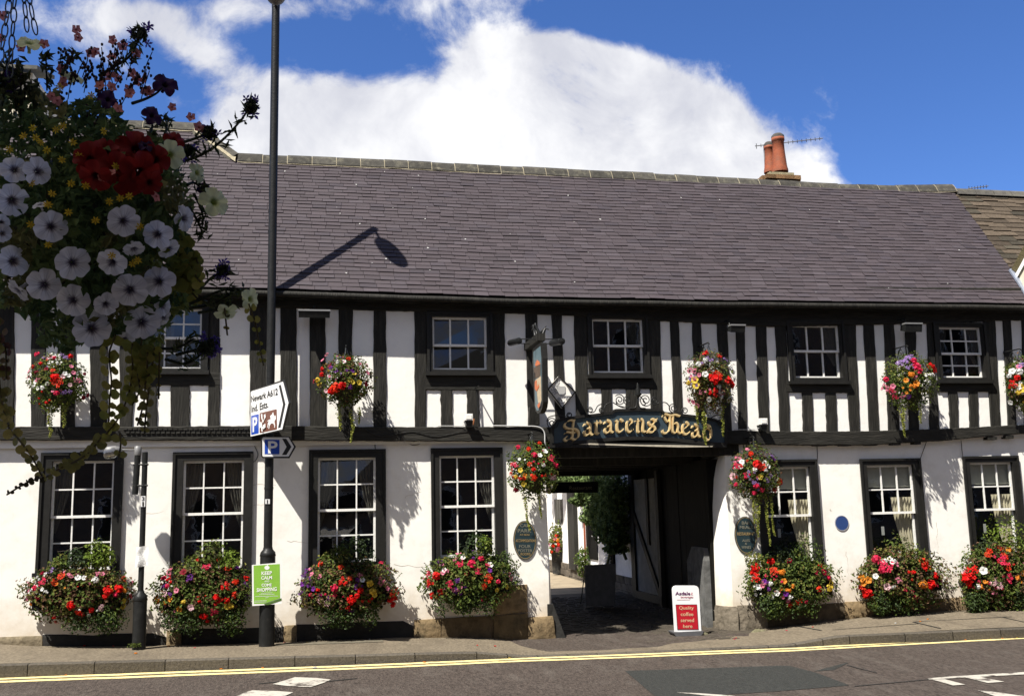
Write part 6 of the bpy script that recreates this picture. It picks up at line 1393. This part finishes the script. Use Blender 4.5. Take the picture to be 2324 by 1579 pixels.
def put_f(meshes, x, y, rpx, dd, tx=0, ty=0, name=None, spin=None):
    dep = fdepth(x, y)+dd; p = at(x, y, dep); m = rg.choice(meshes)
    o = bpy.data.objects.new(name or m.name.split('.')[0], m); COL.objects.link(o); o.parent = FB_.e; o.matrix_parent_inverse = FMI
    face_ = ((CAMP-p).normalized()+_R*(tx+rg.uniform(-.22, .22))+_U*(ty+rg.uniform(-.2, .12))).normalized(); o.rotation_mode = 'QUATERNION'
    o.rotation_quaternion = face_.to_track_quat('Z', 'Y') @ Vector((0, 0, 1)).rotation_difference(Vector((0, 0, 1))) 
    from mathutils import Quaternion
    o.rotation_quaternion = o.rotation_quaternion @ Quaternion((0, 0, 1), rg.uniform(0, 6.28) if spin is None else spin)
    s_ = rpx/PF*dep; o.scale = (s_, s_, s_*.9); o.location = p; return o
for x, y, r_, tx, ty in ((27,455,40,.1,-.1),(115,514,39,-.05,-.1),(280,502,38,-.05,-.2),(357,532,35,-.35,-.15),(30,593,38,.3,0),(164,596,40,0,-.1),(254,596,36,-.4,-.35),(100,647,39,0,-.2),(165,682,40,-.25,-.25),(295,658,41,-.1,-.2),(360,638,38,-.45,0),(240,691,29,.1,-.4),(208,745,44,0,-.15),(323,732,42,.05,-.15),(32,385,33,.1,.3),(86,389,33,.45,.1),(5,530,22,.3,0),(3,505,20,.2,.1)):
    put_f(PW_, x, y, r_*.97, -.035, tx, ty)
for x, y, r_, tx, ty in ((283,770,24,.3,-1.2),(91,464,18,-.6,1.5),(419,496,30,1.6,.1),(384,566,26,1.4,-1.4),(304,566,26,.6,-1.8),(370,694,25,1.8,-.2),(40,660,30,-1.2,-.9),(372,720,20,1.5,-.8)):
    put_f(PW_, x, y, r_, -.02, tx, ty)
for x, y, r_, tx, ty in ((66,97,30,-.1,1.6),(386,351,33,.1,.2),(487,458,36,.5,.4),(569,679,27,1.5,.1),(513,709,26,.6,-1.3),(448,392,24,1.5,.3),(165,175,24,.5,1.6)): put_f(PY_, x, y, r_, -.05, tx, ty)
for x, y, r_, tx, ty in ((205,362,40,-.2,.2),(310,338,46,0,.4),(318,392,48,.1,-.2),(262,385,42,0,0),(215,400,38,-.2,-.3),(352,362,36,.3,0),(395,318,26,.4,.8),(290,415,36,0,-.4),(240,345,34,0,.5),(340,415,30,.3,-.4)): put_f(PR_, x, y, r_, -.03+rg.uniform(-.02, .02), tx, ty)
for x, y, r_, tx, ty in ((375,192,30,.2,.9),(29,178,26,.1,.3),(18,190,22,-.2,.2),(245,226,24,.3,.5),(345,262,24,.8,.6),(465,432,18,.7,.3),(330,330,18,.2,1.)): put_f(PM_, x, y, r_, -.03, tx, ty, name='purple_petunia')
# small pink flowers, yellow daisies and violet fan flowers
def small_mesh(name, pet, col, eye, w_, ln, seed, cup=.2):
    rgm = random.Random(seed); mb = MB()
    for j in range(pet):
        a = 6.2832*j/pet+rgm.uniform(-.1, .1); e = Vector((math.cos(a), math.sin(a), cup)); s_ = Vector((-math.sin(a), math.cos(a), 0))*w_
        mb.add([e*.15-s_*.3, e*ln*.6-s_, e*ln, e*ln*.6+s_, e*.15+s_*.3], [(0, 1, 2, 3, 4)], vary(col, rgm, .15))
    mb.ell((0, 0, .04), (.2, .2, .14), 8, 4, eye); return mb.mesh(name, PETAL)
SPK = [small_mesh('pink_flower', 5, (.55,.20,.17), (.35,.10,.08), .42, 1, s, .25) for s in (1, 2)]
SDY = [small_mesh('yellow_daisy', 7, (.62,.42,.03), (.45,.26,.02), .20, 1, s, .1) for s in (3, 4)]
SFV = [small_mesh('violet_fan_flower', 5, (.10,.06,.26), (.25,.22,.3), .24, 1, s, .5) for s in (5, 6)]
def sc(x, y): return x/3.389, y/3.389
for x, y in ((585,230),(600,290),(870,310),(940,350),(735,395),(865,440),(470,530),(480,640),(865,580),(1020,570),(1115,610),(770,660),(855,670),(990,690),(1120,700),(1325,825),(905,835),(1470,900),(1530,980),(400,740),(440,775),(790,1370),(860,1330),(1205,1510),(10,290),(15,120),(1060,620),(830,590),(900,600),(700,410),(480,560),(340,340),(160,370),(1050,410),(490,600),(1000,720),(1145,705)):
    a, b = sc(x, y); put_f(SPK, a, b, rg.uniform(11, 15), -.04, rg.uniform(-.8, .8), rg.uniform(-.4, .9))
for x, y in ((140,785),(460,670),(700,735),(250,985),(485,970),(430,1000),(180,1045),(275,1060),(315,1095),(70,1150),(560,1095),(360,1155),(610,1195),(475,1230),(545,1410),(660,1430),(245,1410),(400,1490),(800,1010),(890,1280),(925,1525),(995,1510),(840,1550),(360,1570)):
    a, b = sc(x, y); put_f(SDY, a, b, 10.5, -.04, rg.uniform(-.6, .6), rg.uniform(-.6, .6))
for x, y in ((375,155),(525,210),(235,305),(735,275),(370,460),(1020,605),(1060,580),(860,545),(1075,320)):
    a, b = sc(x, y); put_f(SDY, a, b+419.5, 10.5, -.04, rg.uniform(-.6, .6), rg.uniform(-.6, .6))
# shoots with violet fan-flower heads
def shoot(path, head, k, lf=True, r0=.0035, dd=-.03, hr=26, name='flower_spike'):
    P = [at(x, y, 2.07+dd+.04*math.sin(i)) for i, (x, y) in enumerate(path)]; C_ = cr(P, 6); mb = MB()
    mb.tube(C_, [lerp(r0, r0*.5, i/(len(C_)-1)) for i in range(len(C_))], 6, (.03,.035,.018))
    for i in range(3, len(C_)):
        for q in range(2 if lf else 0):
            t = (C_[i]-C_[i-1]).normalized(); e = (t.cross(rdir(rg))+t*.8).normalized(); leaf(mb, C_[i]+e*.016, e.cross(rdir(rg)), .028, vary((.06,.075,.03), rg), rg, .22, .08)
    for i in range(26 if k else 0):
        e = rdir(rg); leaf(mb, C_[-1]+e*hr/PF*1.3*rg.random(), e, .03, vary((.05,.055,.035), rg), rg, .3)
    FB_.part(mb, name, LEAF)
    for i in range(k):
        a = rg.uniform(0, 6.28); q = math.sqrt(rg.random()); put_f(SFV, path[-1][0]+hr*q*math.cos(a), path[-1][1]+hr*q*math.sin(a), rg.uniform(10, 15), dd, rg.uniform(-1.4, 1.4), rg.uniform(-1.2, 1.2))
shoot([(225,172),(262,150),(292,130),(308,105),(318,78)], True, 12, hr=28)
shoot([(300,235),(330,225),(355,212),(368,200)], 0, 0, False)
shoot([(400,372),(460,350),(505,318),(545,275),(570,240)], True, 12, hr=22)
shoot([(410,325),(450,312),(475,300)], True, 9, hr=22)
shoot([(400,370),(425,345)], True, 9, hr=24)
shoot([(455,655),(480,630),(508,613)], True, 10, hr=20)
shoot([(400,805),(440,795),(480,782)], True, 11, hr=30)
shoot([(375,815),(420,825),(455,805),(470,790)], True, 6, hr=26)
shoot([(355,790),(400,790),(440,768)], 0, 0)
shoot([(335,310),(345,290),(345,280)], 0, 0); shoot([(372,310),(378,290),(373,278)], 0, 0); shoot([(140,170),(155,140),(165,130)], 0, 0)
shoot([(430,690),(500,660),(545,655)], 0, 0); shoot([(430,700),(480,690),(530,665)], 0, 0); shoot([(450,710),(500,700),(520,690)], 0, 0)
for pth in ([(440,440),(455,470),(462,500)], [(430,470),(450,505),(460,530)], [(425,420),(440,415),(460,430)]): shoot(pth, 0, 0)
for i in range(46):   # wiry diascia stems against the sky
    x, y = rg.uniform(140, 330), rg.uniform(150, 290); sx_, sy_ = x+rg.uniform(-14, 26), y-rg.uniform(25, 75)
    P = cr([at(x, y, 2.06), at((x+sx_)/2+rg.uniform(-5, 5), (y+sy_)/2, 2.05), at(sx_, sy_, 2.04)], 4); mb = MB().tube(P, .0012, 4, (.05,.035,.03))
    for q in P[2:]: mb.ell(q+rdir(rg)*.006, (.003, .003, .004), 5, 3, (.06,.035,.03))
    FB_.part(mb, 'wiry_stem', LEAF)
for i in range(7):
    x, y = rg.uniform(0, 110), rg.uniform(130, 230); P = cr([at(x, y+60, 2.08), at(x+rg.uniform(-8, 8), y, 2.06), at(x+rg.uniform(-25, 25), y-rg.uniform(20, 60), 2.05)], 4); mb = MB().tube(P, .002, 4, (.03,.035,.02))
    for q in P[1:]:
        for _ in range(3): leaf(mb, q+rdir(rg)*.01, rdir(rg), .026, vary((.06,.07,.03), rg), rg, .3)
    FB_.part(mb, 'leafy_stem', LEAF)
# round-leaved trailing vines
def vine(path, lr, dens, cols, two=True, dd=-.02, r0=.002, jit=3):
    C_ = cr([at(x, y, 2.05+dd+.05*math.sin(i*1.3)) for i, (x, y) in enumerate(path)], 10); mb = MB().tube(C_, r0, 5, (.09,.07,.03))
    L_ = sum((C_[i+1]-C_[i]).length for i in range(len(C_)-1)); k = int(L_*dens)
    for i in range(k):
        a = (i+.5)/k*(len(C_)-1); j = int(a); p = C_[j].lerp(C_[j+1], a-j); c_ = vary(rg.choice(cols), rg, .2)
        for s_ in ((-1, 1) if two else (rg.choice((-1, 1)),)):
            rr_ = lr*rg.uniform(.75, 1.2)*(1-.45*i/k); o_ = p+_R*s_*rr_*.9+_U*rg.uniform(-1, 1)*rr_*.5*jit/3; nr = (TC+rdir(rg)*.55).normalized(); e1 = nr.orthogonal().normalized(); e2 = nr.cross(e1)
            mb.add([o_]+[o_+(e1*math.cos(q*.6283)+e2*math.sin(q*.6283))*rr_*(1 if q != 5 else .8)+nr*rr_*.15 for q in range(10)], [(0, 1+q, 1+(q+1) % 10) for q in range(10)], c_)
    FB_.part(mb, 'trailing_vine', LEAF)
VY = ((.24,.23,.045), (.19,.20,.045), (.28,.25,.06)); VD = ((.20,.18,.05), (.15,.14,.045), (.24,.20,.06))
vine([(322,770),(312,830),(318,880)], .0115, 75, VY, jit=8); vine([(300,780),(300,850),(290,900),(268,950),(240,985)], .0105, 80, VY, jit=9); vine([(335,800),(330,860),(300,920)], .011, 60, VY, jit=9); vine([(350,790),(345,830),(330,870)], .012, 70, VY, jit=8)
vine([(255,975),(215,1010),(195,1032),(160,1052),(130,1066),(105,1082)], .0105, 55, VD, jit=8); vine([(235,985),(205,1022),(170,1050)], .009, 45, VD, jit=8)
vine([(262,760),(248,800),(250,830),(253,870),(249,905),(248,940),(245,975)], .0145, 26, VY)
vine([(330,870),(326,915),(312,965)], .007, 40, VD); vine([(362,800),(361,855),(360,905)], .004, 40, VD); vine([(338,880),(331,940),(328,985)], .009, 45, VD); vine([(272,985),(274,1010),(268,1045)], .009, 26, VD)
vine([(-10,760),(0,880),(15,960),(45,1000),(68,1030),(84,1058),(97,1084)], .0125, 30, VD); vine([(-20,700),(-8,830),(8,930),(20,965)], .011, 60, VD, jit=9); vine([(97,1082),(72,1091),(48,1102),(16,1122)], .0065, 40, ((.05,.04,.02),))
vine([(565,690),(580,735),(590,790),(598,828)], .008, 34, VY); vine([(510,700),(513,730),(516,760)], .005, 30, VD)
vine([(400,555),(425,590),(440,620),(455,640)], .014, 110, VY, jit=9); vine([(390,600),(420,630),(440,660)], .014, 120, VY, jit=9); vine([(395,640),(425,655),(450,680)], .013, 100, VY, jit=9); vine([(410,540),(440,575),(450,600)], .012, 70, VY, jit=7)
vine([(-25,720),(10,780),(14,860)], .010, 60, ((.10,.05,.04), (.06,.06,.02), (.13,.09,.05)), jit=9)
# chains, hook and the post that carries the basket (just out of the picture)
HK = at(42, -130, 2.1); 
def chain(x0, y0, x1, y1, d0, d1):
    a, b = at(x0, y0, d0), at(x1, y1, d1); dr = (b-a).normalized(); L_ = (b-a).length; k = int(L_/.030); mb = MB(); s1 = dr.orthogonal().normalized(); s2 = dr.cross(s1)
    for i in range(k):
        c = a.lerp(b, (i+.5)/k); s_ = s1 if i % 2 else s2
        ring = [c+dr*(.0180*math.cos(q*.5236))+s_*(.0062*math.sin(q*.5236)) for q in range(13)]; mb.tube(ring, .0016, 5, cap=False)
    FB_.part(mb, 'chain', CHAIN)
chain(42, -130, 0, 140, 2.1, 2.0); chain(42, -130, 22, 175, 2.1, 2.02); chain(42, -130, 82, 78, 2.1, 2.14); chain(42, -130, 62, 72, 2.1, 2.2)
BPs = T('basket_post', 'black post and arm carrying the near hanging basket beyond the left edge', 'post', (HK.x-.75, HK.y-.1, .28))
x_ = HK.x-.75; y_ = HK.y-.1
BPs.part(MB().tube([(x_, y_, .2), (x_, y_, HK.z+.25)], .045, 12), 'pole', METALBLACK); BPs.part(MB().tube([(x_, y_, HK.z+.15), (x_+.35, y_+.05, HK.z+.18), (HK.x, HK.y, HK.z+.12), (HK.x, HK.y, HK.z)], .016, 8), 'arm', METALBLACK)
